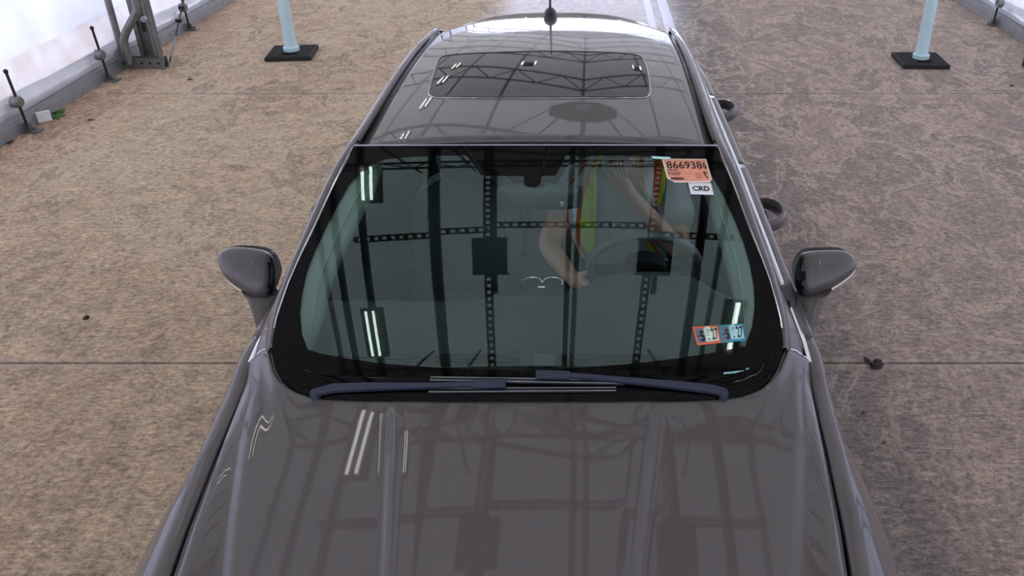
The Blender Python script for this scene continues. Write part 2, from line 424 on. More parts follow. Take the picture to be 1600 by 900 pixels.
# the S-bent brace and the double channel at the left foot
r = empty('bracing_frame', (XL + .3, 8.24, 0))
b = B(); y = 8.06
p = [(XL+.075, y, .06), (XL+.075, y, .24), (XL+.11, y, .34), (XL+.25, y, .52), (XL+.28, y, .62), (XL+.28, y, 1.4)]
b.tube(smooth_tab(p, 6), .036, 10); b.build('bent_tube', 'steel', r)
b = B()
for dx in (.06, .16): b.box((XL+dx, 8.32, 0), (XL+dx+.04, 8.42, 2.4))
b.box((XL+.09, 8.35, 0), (XL+.17, 8.38, 2.4)); b.build('double_channel', 'steel', r, smooth=False)
b = B(); b.box((XL+.155, 8.29, .30), (XL+.175, 8.32, .80)); b.build('slot_strip', 'dark_steel', r, smooth=False)
b = B(); b.tube([(XL+.20, 8.27, .42), (XL+.20, 8.32, .42)], .03, 8); b.build('bolt', 'zinc', r)
attach(r); tag(r, 'grey steel bracing frame with a bent tube and twin channels against the left arch leg', 'brace')
def cable(a, c, label):
    r = empty('guy_cable', a); a = Vector(a); c = Vector(c); d = c - a
    b = B(); b.tube([a, c], .009, 6); b.build('wire', 'dark_steel', r)
    b = B(); b.tube([a + d*.02, a + d*.12], .011, 8); b.build('turnbuckle', 'steel', r)
    for t in (.2, .27, .33):
        b = B(); q = a + d * t; b.box(q - Vector((.03, .015, .012)), q + Vector((.025, .015, .02))); b.build('wire_clamp', 'dark_steel', r, smooth=False)
    attach(r); return tag(r, label, 'cable')
q0 = aty(287, 0, 9.1); q1 = Vector((XL+.38, 8.22, .04)); cable(q1, q1 + (q0 - q1) * 3.2, 'slanting wire guy cable with clamps from the foot of the left arch')
cable((XR-.05, 8.60, .05), (XR-.02, 10.4, 2.4), 'slanting wire guy cable with clamps by the right wall')
# ratchet anchors along the rails
def anchor(x, y, s, label, h=.48):
    r = empty('wall_anchor', (x, y, 0))
    b = B(); b.tube([(x, y, .02), (x + s*.02, y, h)], .011, 8); b.lathe((x + s*.02, y, h - .015), [(.016, 0), (.018, .02), (.006, .03)], 8); b.build('rod', 'dark_steel', r)
    b = B(); c = Vector((x + s*.02, y, .24))
    b.rings([[c + Vector((dx*.05*k, math.cos(t)*.05*k, math.sin(t)*.045*k)) for t in [2*math.pi*i/14 for i in range(14)]] for dx, k in ((-.9, .55), (-.6, 1), (.4, 1.05), (.9, .8))])
    b.build('ratchet_drum', 'steel', r)
    b = B(); b.box((x - .045, y - .05, 0), (x + .09 if s < 0 else x + .045, y + .05, .012)); b.box((x - .03, y - .008, .01), (x + .03, y + .008, .07))
    b.tube([(x - s*.05, y, .012), (x - s*.05, y, .04)], .014, 8); b.build('bracket', 'steel', r, smooth=False)
    attach(r); return tag(r, label, 'anchor', 'ratchet anchors along the tent rails')
anchor(XL+.03, 6.42, -1, 'upright rod with ratchet drum at the left wall, nearest the camera, beside a white tag')
anchor(XL+.03, 7.72, -1, 'upright rod with ratchet drum at the left wall just before the arch foot')
anchor(XL+.03, 9.55, -1, 'upright rod with ratchet drum at the left wall beyond the arch foot')
anchor(XR-.03, 9.75, 1, 'upright rod with ratchet drum at the right wall')
p = atz(61, 183, .05)
b = B(); b.box((-.05, -.01, -.04), (.05, .01, .045)); o = b.build('rail_tag', 'tag_white', smooth=False, mods=[('bev', .003, 2)])
o.location = (XL+.05, 6.62, .05); o.rotation_euler = (0, 0, .75); tag(o, 'small white tag against the left rail beside the nearest anchor', 'tag')

# purlins
for x, wh in ((-3.2, 'first from the left wall'), (-2.2, 'second from the left wall'), (-1.2, 'left of the ridge'), (.2, 'at the ridge'), (1.6, 'right of the ridge'), (2.6, 'second from the right wall'), (3.6, 'first from the right wall')):
    z = tab([(XL-.05, 3.45), (XL+.6, 4.05), (.2, 5.35), (XR-.6, 4.05), (XR+.05, 3.45)], x) - .16
    b = B(); b.tube([(x, Y0 + .1, z), (x, Y1 - .1, z)], .03, 6)
    o = b.build('roof_purlin', 'steel'); tag(o, 'long steel purlin under the white fabric roof, ' + wh, 'purlin', 'purlins of the tent roof')

# octagonal plate hung under the ridge (mirrored in the front of the car roof)
r = empty('octagonal_plate', (.2, 7.4, 3.6)); b = B()
b.rings([[(.2 + R_*math.cos(math.pi*(i+.5)/4), 7.4 + R_*math.sin(math.pi*(i+.5)/4), z) for i in range(8)] for R_, z in ((.42, 3.58), (.44, 3.60), (.42, 3.63))]); b.build('plate', 'dark_steel', r, smooth=False)
b = B(); b.lathe((.2, 7.4, 3.50), [(.06, 0), (.10, .03), (.10, .08)], 20); b.build('hub', 'zinc', r)
b = B(); b.tube([(.2, 7.4, 3.62), (.2, 7.4, 5.18)], .03, 8); b.build('hanger', 'steel', r)
for i in range(4):
    a = math.pi*(i+.5)/2; b = B(); b.tube([(.2 + .42*math.cos(a), 7.4 + .42*math.sin(a), 3.62), (.2 + 1.6*math.cos(a), 7.4 + 1.2*math.sin(a), 4.55)], .012, 6); b.build('stay', 'dark_steel', r)
attach(r); tag(r, 'dark octagonal plate hung under the tent ridge, mirrored in the car roof', 'plate')

# traffic posts
def post(px, py, rot, label):
    p = atz(px, py, 0); r = empty('delineator_post', p)
    b = B(); b.rings([[(-.22, -.22, 0), (.22, -.22, 0), (.22, .22, 0), (-.22, .22, 0)], [(-.22, -.22, .035), (.22, -.22, .035), (.22, .22, .035), (-.22, .22, .035)], [(-.21, -.21, .045), (.21, -.21, .045), (.21, .21, .045), (-.21, .21, .045)]])
    for i in range(-6, 7):
        for j in range(-6, 7):
            if abs(i) + abs(j) > 1 and not (j == -4 and abs(i) < 3): b.box((i*.031-.008, j*.031-.008, .045), (i*.031+.008, j*.031+.008, .049))
    base = b.build('rubber_base', 'post_base', r, smooth=False); base.rotation_euler.z = rot
    b = B(); b.box((-.07, -.145, .046), (.07, -.115, .052)); h = b.build('handle_slot', 'dark_gap', base, smooth=False)
    b = B(); b.lathe((0, 0, 0), [(.075, .04), (.078, .05), (.078, .07), (.066, .09), (.060, .10), (.056, .3), (.054, 1.05), (.045, 1.08), (.01, 1.09)], 28); b.build('tube', 'post', r)
    b = B(); b.lathe((0, 0, 0), [(.0785, .072), (.0795, .078), (.0785, .084), (.070, .088)], 28); b.build('collar', 'post', r)
    return tag(r, label, 'post')
post(457, 86, .10, 'pale aqua tube post on a black rubber base left of the car')
post(1437, 98, -.04, 'pale aqua tube post on a black rubber base right of the car')

# floor litter
def debris(px, py, m, sc, label, cat='leaf', n=1):
    p = atz(px, py, 0); b = B()
    for k in range(n):
        a = random.random() * 6; q = Vector((random.uniform(-1, 1), random.uniform(-1, 1), 0)) * sc * (1.2 if n > 1 else 0)
        d = Vector((math.cos(a), math.sin(a), 0)); e = Vector((-d.y, d.x, 0)); u = Vector((0, 0, 1))
        b.grid([[q - d*sc + u*.004, q - d*sc*.9 + e*.01 + u*.006], [q - e*sc*.5 + u*.003, q + e*sc*.5 + u*.018], [q + d*sc*.4 - e*sc*.4 + u*.003, q + d*sc*.4 + e*sc*.4 + u*.02], [q + d*sc + u*.01, q + d*sc + e*.008 + u*.012]])
    o = b.build('dry_leaf' if cat == 'leaf' else 'leaf_litter', m, mods=[('sol', .002, 1)]); o.location = p; return tag(o, label, cat)
debris(1367, 567, ['debris'], .035, 'crumpled dark leaf lying on the floor joint right of the hood', n=3)
debris(1363, 570, ['debris_tan'], .02, 'tan scrap lying under the dark leaf on the floor joint')
debris(84, 181, ['leaf'], .06, 'green leaf litter against the left rail', 'litter', 6)
debris(142, 188, ['debris_tan'], .035, 'small brown leaf on the concrete right of the green litter')
debris(135, 499, ['debris'], .018, 'tiny dark leaf on the concrete left of the mirror')
debris(297, 125, ['debris'], .03, 'tiny dark leaf on the floor before the arch foot')
debris(1348, 646, ['debris'], .014, 'small dark chip on the floor right of the hood')
debris(16, 223, ['debris'], .045, 'dark leaf beside the near end of the left rail')
debris(1580, 135, ['debris'], .02, 'tiny dark chip on the floor near the right edge')
debris(1381, 692, ['debris_tan'], .016, 'brown chip on the floor right of the fender')

# ================================================================ OVERHEAD GANTRY (seen mirrored in the glass)
GZ = 3.0
g = empty('camera_gantry', (0, 2.2, GZ))
def slotted(name, a, c, w=.055):
    a = Vector(a); c = Vector(c); d = (c - a); L = d.length; d.normalize(); sd = d.cross(Vector((0, 0, 1))).normalized(); b = B()
    for s in (-1, 1): b.bar(a + sd*s*w*.40, c + sd*s*w*.40, w*.24, .03)
    n = int(L / .055)
    for i in range(n + 1):
        q = a + d * (L * i / n); b.bar(q - d*.012, q + d*.012, w*.5, .028)
    return b.build(name, 'dark_steel', g, smooth=False)
slotted('slotted_strut', (-1.25, 2.36, GZ), (-.74, 2.37, GZ)); slotted('slotted_strut', (-.70, 2.40, GZ), (-.40, 2.41, GZ))
slotted('slotted_strut', (-.36, 2.45, GZ), (.58, 2.45, GZ)); slotted('slotted_strut', (.64, 2.37, GZ), (1.15, 2.37, GZ))
slotted('slotted_strut', (-.39, .9, GZ), (-.39, 3.5, GZ), .05); slotted('slotted_strut', (.60, .9, GZ), (.64, 3.5, GZ), .05)
for (x, wd) in ((-.725, .05), (-1.21, .035), (.11, .035), (.95, .05), (-1.40, .03)):
    b = B(); b.bar((x, .9, GZ+.04), (x, 3.6, GZ+.04), wd, .05); b.build('rail', 'dark_steel', g, smooth=False)
for x in (-.355, .675):
    b = B(); b.bar((x, 1.85, GZ+.03), (x, 3.0, GZ+.03), .03, .05); b.build('rail', 'dark_steel', g, smooth=False)
for x in (-1.21, -.725, .11, .95):
    for y in (1.0, 3.5):
        b = B(); b.tube([(x, y, GZ+.03), (x, y, 4.45)], .012, 6); b.build('hanger_rod', 'dark_steel', g)
for y, z in ((1.12, GZ+.08), (3.15, GZ+.12)):
    b = B(); b.tube([(-1.7, y, z), (1.9, y, z)], .014, 6); b.tube([(-1.7, y+.02, z+.22), (1.9, y+.02, z+.22)], .014, 6)
    for i in range(12): b.tube([(-1.7 + i*.3, y, z), (-1.55 + i*.3, y+.02, z+.22)], .008, 5); b.tube([(-1.55 + i*.3, y+.02, z+.22), (-1.4 + i*.3, y, z)], .008, 5)
    b.build('cross_truss', 'dark_steel', g)
attach(g); tag(g, 'black slotted strut gantry hung above the windshield, mirrored in its glass', 'gantry')
for x, lab in ((-.37, 'black slotted camera box under the gantry above the passenger side'), (.645, 'black slotted camera box under the gantry above the driver side')):
    r = empty('camera_box', (x, 2.17, GZ - .03)); b = B(); b.box((x-.105, 2.02, GZ-.10), (x+.105, 2.33, GZ-.03)); b.build('housing', 'dark_steel', r, smooth=False, mods=[('bev', .006, 2)])
    b = B(); b.box((x-.115, 2.015, GZ-.035), (x+.115, 2.03, GZ-.02)); b.build('end_flange', 'dark_steel', r, smooth=False)
    b = B(); b.box((x-.115, 2.32, GZ-.035), (x+.115, 2.335, GZ-.02)); b.build('end_flange', 'dark_steel', r, smooth=False)
    for k in (-.06, .05):
        b = B(); b.lathe((x+k, 2.17, GZ-.108), [(.02, 0), (.024, .004), (.024, .01)], 14); b.build('lens', 'black_trim', r)
    attach(r); tag(r, lab, 'camera box')
def tubelight(x, y, z, L, lab, grp, dx=.055):
    r = empty('tube_light', (x, y, z)); b = B(); b.box((x-.08, y-L/2-.02, z+.03), (x+.08, y+L/2+.02, z+.07)); b.build('fixture', 'dark_steel', r, smooth=False)
    for s in (-1, 1):
        b = B(); b.tube([(x+s*dx*.5, y-L/2, z), (x+s*dx*.5, y+L/2, z)], .010, 8); b.build('tube', 'lamp', r)
    attach(r); return tag(r, lab, 'light', grp)
tubelight(-1.22, 1.55, GZ, .38, 'twin tube light over the left side, nearer the hood', 'tube lights on the gantry')
tubelight(-1.15, 2.90, GZ, .34, 'twin tube light over the left side, above the roof front', 'tube lights on the gantry')
tubelight(1.27, 1.60, GZ, .42, 'twin tube light over the right side above the driver', 'tube lights on the gantry', .02)
tubelight(-2.0, 3.2, 3.05, .45, 'twin tube light left of the gantry above the fender', 'tube lights on the gantry', .12)
for i, (y, wh) in enumerate(((7.2, 'nearest'), (8.8, 'second nearest'), (10.3, 'third nearest'), (11.7, 'farthest'))):
    tubelight(-2.1, y, 3.6, .5, wh + ' twin tube light of the row high over the left lane edge', 'tube lights down the tunnel', .1)
tubelight(-.68, 10.85, 3.6, .35, 'twin tube light mirrored in the middle of the sunroof', 'tube lights down the tunnel', .2)
tubelight(1.12, 10.9, 3.6, .35, 'twin tube light mirrored in the right end of the sunroof', 'tube lights down the tunnel', .14)

# ================================================================ THE CAR
car = empty('sedan', (0, 2.9, 0))
tag(car, 'dark brownish grey sedan with a black glass sunroof parked in the inspection lane', 'car')
def zw(X, Y): return quad(((1.76, .985), (2.15, 1.245), (2.53, 1.425)), Y - .16 * X * X)
def zr(X, Y):
    u = Y; c = quad(((2.50, 1.433), (3.1, 1.459), (3.9, 1.435)), u)
    return c - .075 * X * X - .22 * X ** 4
YB = [(0, 1.772), (.2, 1.775), (.39, 1.785), (.50, 1.796), (.56, 1.806), (.597, 1.818), (.64, 1.84), (.671, 1.872), (.690, 1.905), (.70, 1.95)]
YB = smooth_tab(YB, 5)
HALF = [(1.95, .700), (2.01, .697), (2.10, .679), (2.16, .662), (2.243, .637), (2.33, .615), (2.40, .598), (2.53, .567), (2.6, .565)]
def ytop(x): return 2.508 + .16 * x * x * .45
SS = [0, .15, .3, .45, .6, .7, .78, .84, .885, .92, .945, .965, .98, .992, 1.0]
def wrows(y_lo=None, off=0., nt=26, lo=0, hi=1):
    rows = []
    ss = [-s for s in reversed(SS)] + SS[1:]
    for t in range(nt + 1):
        r = []
        for s in ss:
            a = abs(s); yb = tab(YB, a * .70)
            if y_lo is not None: yb = min(yb, 9)
            yt = ytop(a * .567); y = yb + (yt - yb) * (lo + (hi - lo) * t / nt)
            x = s * (tab(HALF, y) if y > 1.95 else .70)
            z = zw(x, y); n = normal(zw, x, y)
            r.append(Vector((x, y, z)) + n * off)
        rows.append(r)
    return rows
# frit: black ceramic border just under the glass, from the rim to the traced inner edge
inner_px = [(481, 546), (472, 522), (469, 490), (472, 460), (480, 425), (492, 393), (508, 358), (526, 324), (545, 290), (562, 270), (583, 256), (602, 249), (640, 245), (690, 243), (731, 243), (741, 258), (752, 274), (790, 275), (818, 275), (820, 288), (826, 292), (838, 292), (844, 288), (846, 275), (868, 274), (877, 258), (884, 242), (940, 243), (1000, 244), (1050, 247), (1090, 254), (1112, 274), (1130, 305), (1148, 345), (1162, 380), (1172, 415), (1178, 450), (1179, 480), (1175, 510), (1164, 541), (1120, 550), (1060, 560), (980, 569), (900, 575), (820, 578), (740, 577), (660, 573), (590, 567), (530, 558), (500, 552)]
from math import atan2
def border_pt(k):   # point of the outer rim seen in direction of pixel k from the glass centre
    pass
rim = []
W = wrows(nt=60)
rim = [r[0] for r in W] + W[-1][1:] + [r[-1] for r in reversed(W[:-1])] + list(reversed(W[0][1:-1]))
def pxof(P):
    x = P.x - XC; z = P.z - HC; zc = P.y * math.cos(TH) - z * math.sin(TH)
    return (CX + F * x / zc, CY + F * (-z * math.cos(TH) - P.y * math.sin(TH)) / zc)
def resample(P, n, key):
    L = [0]
    for i in range(len(P)): L.append(L[-1] + (P[(i+1) % len(P)] - P[i]).length)
    out = []
    for k in range(n):
        t = L[-1] * k / n; i = 0
        while L[i+1] < t: i += 1
        f = (t - L[i]) / max(1e-9, L[i+1] - L[i]); out.append(P[i].lerp(P[(i+1) % len(P)], f))
    return out
ipx = closed_smooth(inner_px[:14], 1)[:0]
inner = []
for i in range(len(inner_px)):
    a, c = inner_px[i], inner_px[(i+1) % len(inner_px)]
    for k in range(6): inner.append(on(a[0] + (c[0]-a[0])*k/6, a[1] + (c[1]-a[1])*k/6, zw))
cen = Vector((0, 2.15, 0))
def ang(P): return math.atan2((P.y - cen.y) * 1.6, P.x)
def onw(x, y): return Vector((x, y, zw(x, y)))
# the rim in the same order as the inner edge: interpolate by angle, keeping every rim point between two neighbours
rimd = resample(rim, 2400, None)
rimd.sort(key=ang)
ra = [ang(q) for q in rimd]
import bisect
def match(P):
    a = ang(P); k = bisect.bisect(ra, a) % len(ra); return rimd[k]
outer = [match(P) for P in inner]
rows = []
for k in range(9):
    t = k / 8; rows.append([onw(*(a.lerp(c, t)).xy) for a, c in zip(outer, inner)])
b = B(); b.grid(rows, 0, True); b.build('black_border', 'frit', car, sharp=None)
c0 = Vector((0, 2.15, 0)); NR = 40
plain = [p for p in inner_px if not (735 < p[0] < 880 and 250 < p[1] < 300)]
gl = []
for i in range(len(plain)):
    a, c = plain[i], plain[(i+1) % len(plain)]
    for k in range(6): gl.append(on(a[0] + (c[0]-a[0])*k/6, a[1] + (c[1]-a[1])*k/6, zw))
for P in rows[-1]: pass
rows = [[onw(c0.x + (P.x-c0.x)*(1-k/NR), c0.y + (P.y-c0.y)*(1-k/NR)) - Vector((0, 0, .0004)) for P in gl] for k in range(NR)]
b = B(); b.grid(rows, 0, True); k = len(b.v); n = len(gl); b.v.append(onw(0, 2.15) - Vector((0, 0, .0004)))
for i in range(n): b.f.append([k - n + i, k - n + (i+1) % n, k]); b.fm.append(0)
o = b.build('windshield', 'windshield_glass', car, sharp=None)
if sum(p.normal.z for p in o.data.polygons) < 0: o.data.flip_normals()
# dotted fade at the top of the border and tiny print bottom right
b = B()
for i in range(46):
    for j in range(2):
        px, py = 905 + i*2.6, 244.5 + j*2.2; P = on(px, py, zw, .0006); b.box(P - Vector((.0012, .0012, .0004)), P + Vector((.0012, .0012, .0004)))
b.build('dotted_edge', 'frit', car, smooth=False)
b = B(); random.seed(3)
for i in range(15):
    x = 1131.5 + i * 2.05; y = 584 - i * .22
    for k in range(2):
        P = on(x + random.random()*.6, y - k*1.6 + random.random()*.5, zw, .0006); b.box(P - Vector((.0018, .0009, .0003)), P + Vector((.0018, .0012, .0006)))
for (x, y) in ((1166, 577), (1170, 577), (1166, 580), (1170, 580), (1168, 575.6), (1168, 581)):
    P = on(x, y, zw, .0006); b.box(P - Vector((.002, .0014, .0003)), P + Vector((.002, .0014, .0006)))
b.build('vin_print', 'mint_paper', car, smooth=False)
# windshield rim: thin bright seam and black gap
b = B(); side = []
for s in (-1, 1):
    pts = []
    for i in range(24):
        y = 1.98 + (2.525 - 1.98) * i / 23; x = s * (tab(HALF, y) + .001); pts.append(Vector((x, y, zw(x, y) + .003)))
    b = B(); b.tube(pts, .0022, 6); b.build('rim_seam', 'chrome', car)
b = B(); b.tube([Vector((x, ytop(abs(x)) + .002, zw(x, ytop(abs(x))) + .002)) for x in [(-.567 + 1.134*i/30) for i in range(31)]], .003, 6); b.build('header_seam', 'zinc', car)

# hood
def shutx(y): return tab([(.5, .60), (.8, .665), (1.0, .70), (1.27, .728), (1.41, .742), (1.67, .760), (1.9, .772), (2.04, .785)], y)
def zshut(y): return tab([(.5, .74), (.8, .825), (1.0, .865), (1.27, .90), (1.6, .925), (1.9, .945), (2.04, .970)], y)
def hknots(y):
    cx = .255 + (y - 1.28) * .150; xc = shutx(y) - tab([(.8, .15), (1.27, .100), (1.67, .042), (1.95, .012)], y)
    return [0, cx, cx + .028, max(cx + .03, xc - .035), xc, shutx(y)]
def sm(k): k = max(0, min(1, k)); return k*k*(3-2*k)
def zhood(x, y):
    a = abs(x); c = quad(((.75, .795), (1.3, .918), (1.78, .992)), y); K = hknots(y)
    z = c - .012 * sm((a - K[1]) / .028) - .030 * a * a - .012 * sm((a - K[3]) / .035)
    return z
def hood_rear_y(a): return tab(YB, a) - .006 if a <= .70 else 1.944 + .045 * (a - .70) / .085
def hood_rear_z(a):
    if a <= .70: return zw(a, tab(YB, a) - .006) + .004
    return 1.045 - .075 * ((a - .70) / .085)
US = []
for seg, n in ((0, 5), (1, 4), (2, 18), (3, 9), (4, 5)):
    US += [(seg, k / n) for k in range(n)]
US.append((4, 1.0))
cols = [(-1, u) for u in reversed(US)] + [(1, u) for u in US[1:]]
rows = []; NT = 44
for i in range(NT + 1):
    t = (i / NT) ** 1.35; r = []
    for sg, (seg, u) in cols:
        def xk(y): K = hknots(y); return K[seg] + (K[seg+1] - K[seg]) * u
        yr = 1.8
        for _ in range(12): yr = hood_rear_y(xk(yr))
        a0 = xk(yr); yf = .60 + .30 * (a0 / .785) ** 2.4; y = yr + (yf - yr) * t; x = xk(y)
        z = zhood(x, y) + (hood_rear_z(a0) - zhood(a0, yr)) * math.exp(-(yr - y) / .05)
        zs = zshut(y); K = hknots(y)
        if x > K[4] - 1e-6:
            w_ = (x - K[4]) / max(1e-6, K[5] - K[4]); zb = zhood(K[4], y); z = z + (zs - .0 - zhood(K[5], y) ) * w_ * sm((yr - y) / .06)
        if seg == 4 and u == 1.0: z -= .010
        if t > .8: z -= .09 * ((t - .8) / .2) ** 2
        r.append(Vector((sg * x, y, z)))
    rows.append(r)
HOOD = rows
b = B(); b.grid(rows); b.build('hood', 'paint', car, sharp=None, mods=[('sol', .012, -1)])
b = B(); b.tube([p + Vector((0, .002, .001)) for p in rows[0][5:-5]], .0022, 6); b.build('hood_rear_edge', 'paint', car)
# cowl: black well under the wipers
b = B(); rr = []
for k, (dy, dz) in enumerate(((-.02, -.05), (-.008, -.012), (.012, .004), (.045, .008), (.055, .002))):
    rr.append([Vector((s*.70, tab(YB, abs(s*.70)) + dy, zw(s*.70, tab(YB, abs(s*.70)) + max(0, dy)) + dz)) for s in [x / 20 for x in range(-19, 20)]])
b.grid(rr); b.build('cowl_panel', 'frit', car)

# body sides
def xt(y): return tab([(.5, .614), (.8, .680), (1.0, .715), (1.27, .744), (1.41, .758), (1.67, .775), (1.9, .785), (2.04, .791), (2.6, .783), (3.3, .770), (4.4, .735), (5.2, .68)], y)
def zt(y): return tab([(.5, .735), (.8, .82), (1.0, .86), (1.27, .898), (1.6, .922), (1.9, .943), (2.04, .967), (2.6, .985), (3.3, 1.01), (4.4, 1.04), (5.2, 1.03)], y)
def Wd(y): return tab([(.5, .76), (.8, .85), (1.0, .882), (1.3, .905), (1.5, .918), (1.68, .915), (1.85, .905), (2.1, .918), (2.6, .930), (3.3, .935), (4.2, .93), (5.0, .88), (5.3, .82)], y)
def section(y):
    X, Z, w_ = xt(y), zt(y), Wd(y)
    arch = math.exp(-((y - 1.45) / .22) ** 2) * .016 + math.exp(-((y - 4.25) / .25) ** 2) * .012
    ctrl = [(X, Z - .012), (X + .004, Z), (X + .036, Z - .003), (X + .046, Z - .012), (w_ - .085, min(.90, Z - .03)), (w_ - .03, .81), (w_ - .004 + arch*.6, .72), (w_ + arch, .64), (w_ - .008 + arch, .52), (w_ - .012, .40), (w_ - .03, .30), (w_ - .07, .20)]
    out = ctrl[:4]
    out += smooth_tab(ctrl[3:], 3)[1:]
    return out
def side_panel(name, ya, yb, s, n):
    b = B(); rows = []
    for i in range(n + 1):
        y = ya + (yb - ya) * i / n; rows.append([Vector((s * x, y, z)) for x, z in section(y)])
    for yc in (1.45, 4.25):       # wheel openings
        for r in rows:
            for p in r:
                d = math.hypot(p.y - yc, p.z - .33)
                if .28 < d < .36 and p.z < .8:
                    k = .36 / d; p.y = yc + (p.y - yc) * k; p.z = .33 + (p.z - .33) * k
    m = len(rows[0]); v = [p for r in rows for p in r]; f = []
    for i in range(n):
        for j in range(m - 1):
            q = [i*m+j, i*m+j+1, (i+1)*m+j+1, (i+1)*m+j]; c = sum((v[k] for k in q), Vector()) / 4
            if any(math.hypot(c.y - yc, c.z - .33) < .34 for yc in (1.45, 4.25)): continue
            f.append(q if s < 0 else q[::-1])
    return obj(name, v, f, 'paint', car, True, None, [('sol', .01, 0)])
for s in (-1, 1):
    side_panel('front_fender', .80, 2.118, s, 44); side_panel('front_door', 2.122, 3.328, s, 30); side_panel('rear_door', 3.332, 4.15, s, 24); side_panel('rear_fender', 4.154, 5.28, s, 34)
    # dark gap filler under the shut lines
    b = B(); b.grid([[Vector((s*(shutx(y) - .03), y, zshut(y) - .035)), Vector((s*(xt(y) + .03), y, zt(y) - .045))] for y in [.8 + i*.1 for i in range(13)]]); b.build('inner_fender', 'dark_gap', car)
    # chrome strip from the hood seam along the belt line
    b = B(); pts = [Vector((s * (xt(y) + .006), y, zt(y) + .006)) for y in [1.99 + i * .09 for i in range(28)]]
    b.tube(pts, .0075, 8); b.build('chrome_strip', 'chrome', car)
    # seam between fender and pillar foot
    b = B(); b.tube([Vector((s*.702, 1.948, 1.048)), Vector((s*.745, 1.972, 1.022)), Vector((s*.79, 1.99, .978))], .002, 6); b.build('fender_seam', 'chrome', car)

# pillars and roof rails
RAIL = smooth_tab([(.700, 1.945, 1.050), (.697, 2.01, 1.105), (.679, 2.10, 1.168), (.637, 2.243, 1.263), (.600, 2.40, 1.348), (.569, 2.53, 1.402), (.560, 2.75, 1.415), (.558, 3.2, 1.424), (.556, 3.6, 1.417), (.548, 3.90, 1.400), (.545, 4.15, 1.365), (.575, 4.5, 1.22), (.62, 4.85, 1.07)], 5)
for s in (-1, 1):
    rows = []
    for (x, y, z) in RAIL:
        k = min(1, max(0, (y - 1.95) / .5)); fat = .030 + .012 * k
        low = max(0, 1 - (y - 1.95) / .20)
        rows.append([Vector((s*(x - .004), y, z - .012)), Vector((s*(x + .004), y, z + .001)), Vector((s*(x + fat*.45), y, z + .001 - .004)), Vector((s*(x + fat*.85), y, z - .018 - .03*low)), Vector((s*(x + fat + .006 + .05*low), y, z - .045 - .05*low)), Vector((s*(x + fat*.95 + .045*low), y, z - .062 - .04*low))])
    b = B(); b.grid(rows); b.build('pillar_rail', 'paint', car, sharp=None, mods=[('sol', .008, 0), ('sub', 1)])
    # black drip seal between rail and side glass
    b = B(); b.tube([r[5] + Vector((s*.002, 0, -.004)) for r in rows[4:]], .008, 6); b.build('drip_seal', 'black_trim', car)
    b = B(); b.tube([r[1] + Vector((-s*.008, 0, .0005)) for r in rows[26:50]], .0045, 6); b.build('roof_ditch', 'black_trim', car)
    # side glass
    def glass(name, ya, yb, n=10):
        rw = []
        for i in range(n + 1):
            y = ya + (yb - ya) * i / n
            tx = tab([(p[1], p[0]) for p in RAIL], y) + .034; tz = tab([(p[1], p[2]) for p in RAIL], y) - .066
            bx, bz = xt(y), zt(y); tz = max(tz, bz + .004)
            rw.append([Vector((s*(tx + (bx-tx)*t + .012*math.sin(t*math.pi)), y, tz + (bz-tz)*t)) for t in [k/6 for k in range(7)]])
        b = B(); b.grid(rw); o = b.build(name, 'side_glass', car)
        if sum(p.normal.x * s for p in o.data.polygons) < 0: o.data.flip_normals()
        return o
    glass('side_window', 2.20, 3.16); glass('side_window', 3.22, 4.05); glass('quarter_window', 4.10, 4.62)
    for y0, y1 in ((3.16, 3.22), (4.05, 4.10), (2.02, 2.20)):
        o = glass('window_divider', y0, y1, 3); o.data.materials[0] = M['black_trim']

# roof
RL = [(.569, 2.53), (.560, 2.75), (.558, 3.2), (.556, 3.6), (.545, 3.90), (.50, 4.06), (.44, 4.15)]
def roof_half(y): return tab([(2.50, .566), (2.75, .556), (3.2, .554), (3.6, .552), (3.88, .540), (4.0, .515), (4.08, .47), (4.14, .39), (4.18, .2), (4.19, .0)], y)
xs = [-1 + 2*i/28 for i in range(29)]
def roof_pt(s, t, off=0):
    a = abs(s); ya = ytop(a*.566) + .006; yb = 4.19 - .30 * a ** 3.2
    y = ya + (yb - ya) * t; x = s * tab([(2.5, .563), (2.75, .556), (3.2, .554), (3.6, .551), (3.9, .541)], y)
    return Vector((x, y, zr(x, y) + off))
SR = [(672, 147), (673, 138), (680, 112), (686, 95), (700, 88), (760, 84), (850, 81.5), (940, 83), (985, 86), (1001, 90), (1007, 100), (1011, 115), (1014, 138), (1012, 148), (1000, 152), (940, 152.5), (850, 153), (760, 153), (690, 152), (679, 151)]
b = B(); b.grid([[roof_pt(s, i/40) for s in xs] for i in range(41)]); b.build('roof_panel', 'paint', car, sharp=None, mods=[('sol', .012, -1)])
sr = [on(x, y, zr) for x, y in SR]; srs = [Vector(p) for p in closed_smooth([tuple(p) for p in sr], 3)]
c0 = sum(srs, Vector()) / len(srs); sroot = None
def ringat(k, off): return [Vector((c0.x + (p.x-c0.x)*k, c0.y + (p.y-c0.y)*k, zr(c0.x + (p.x-c0.x)*k, c0.y + (p.y-c0.y)*k) + off)) for p in srs]
b = B(); R_ = [ringat(1.0, .002), ringat(.993, .0035)] + [ringat(.985 - .985*i/10, .0035) for i in range(10)]
b.grid(R_, 0, True); k = len(b.v); b.v.append(Vector((c0.x, c0.y, zr(c0.x, c0.y) + .0035))); n = len(srs)
for i in range(n): b.f.append([k - n + i, k - n + (i+1) % n, k]); b.fm.append(0)
mat('sunroof_glass', (.003, .003, .006), .03, spec=.28)
sg_ = b.build('sunroof', 'sunroof_glass', car, sharp=None)
b = B(); b.tube(ringat(1.0, .002), .004, 6, closed=True); b.build('sunroof_seal', 'black_trim', sg_)
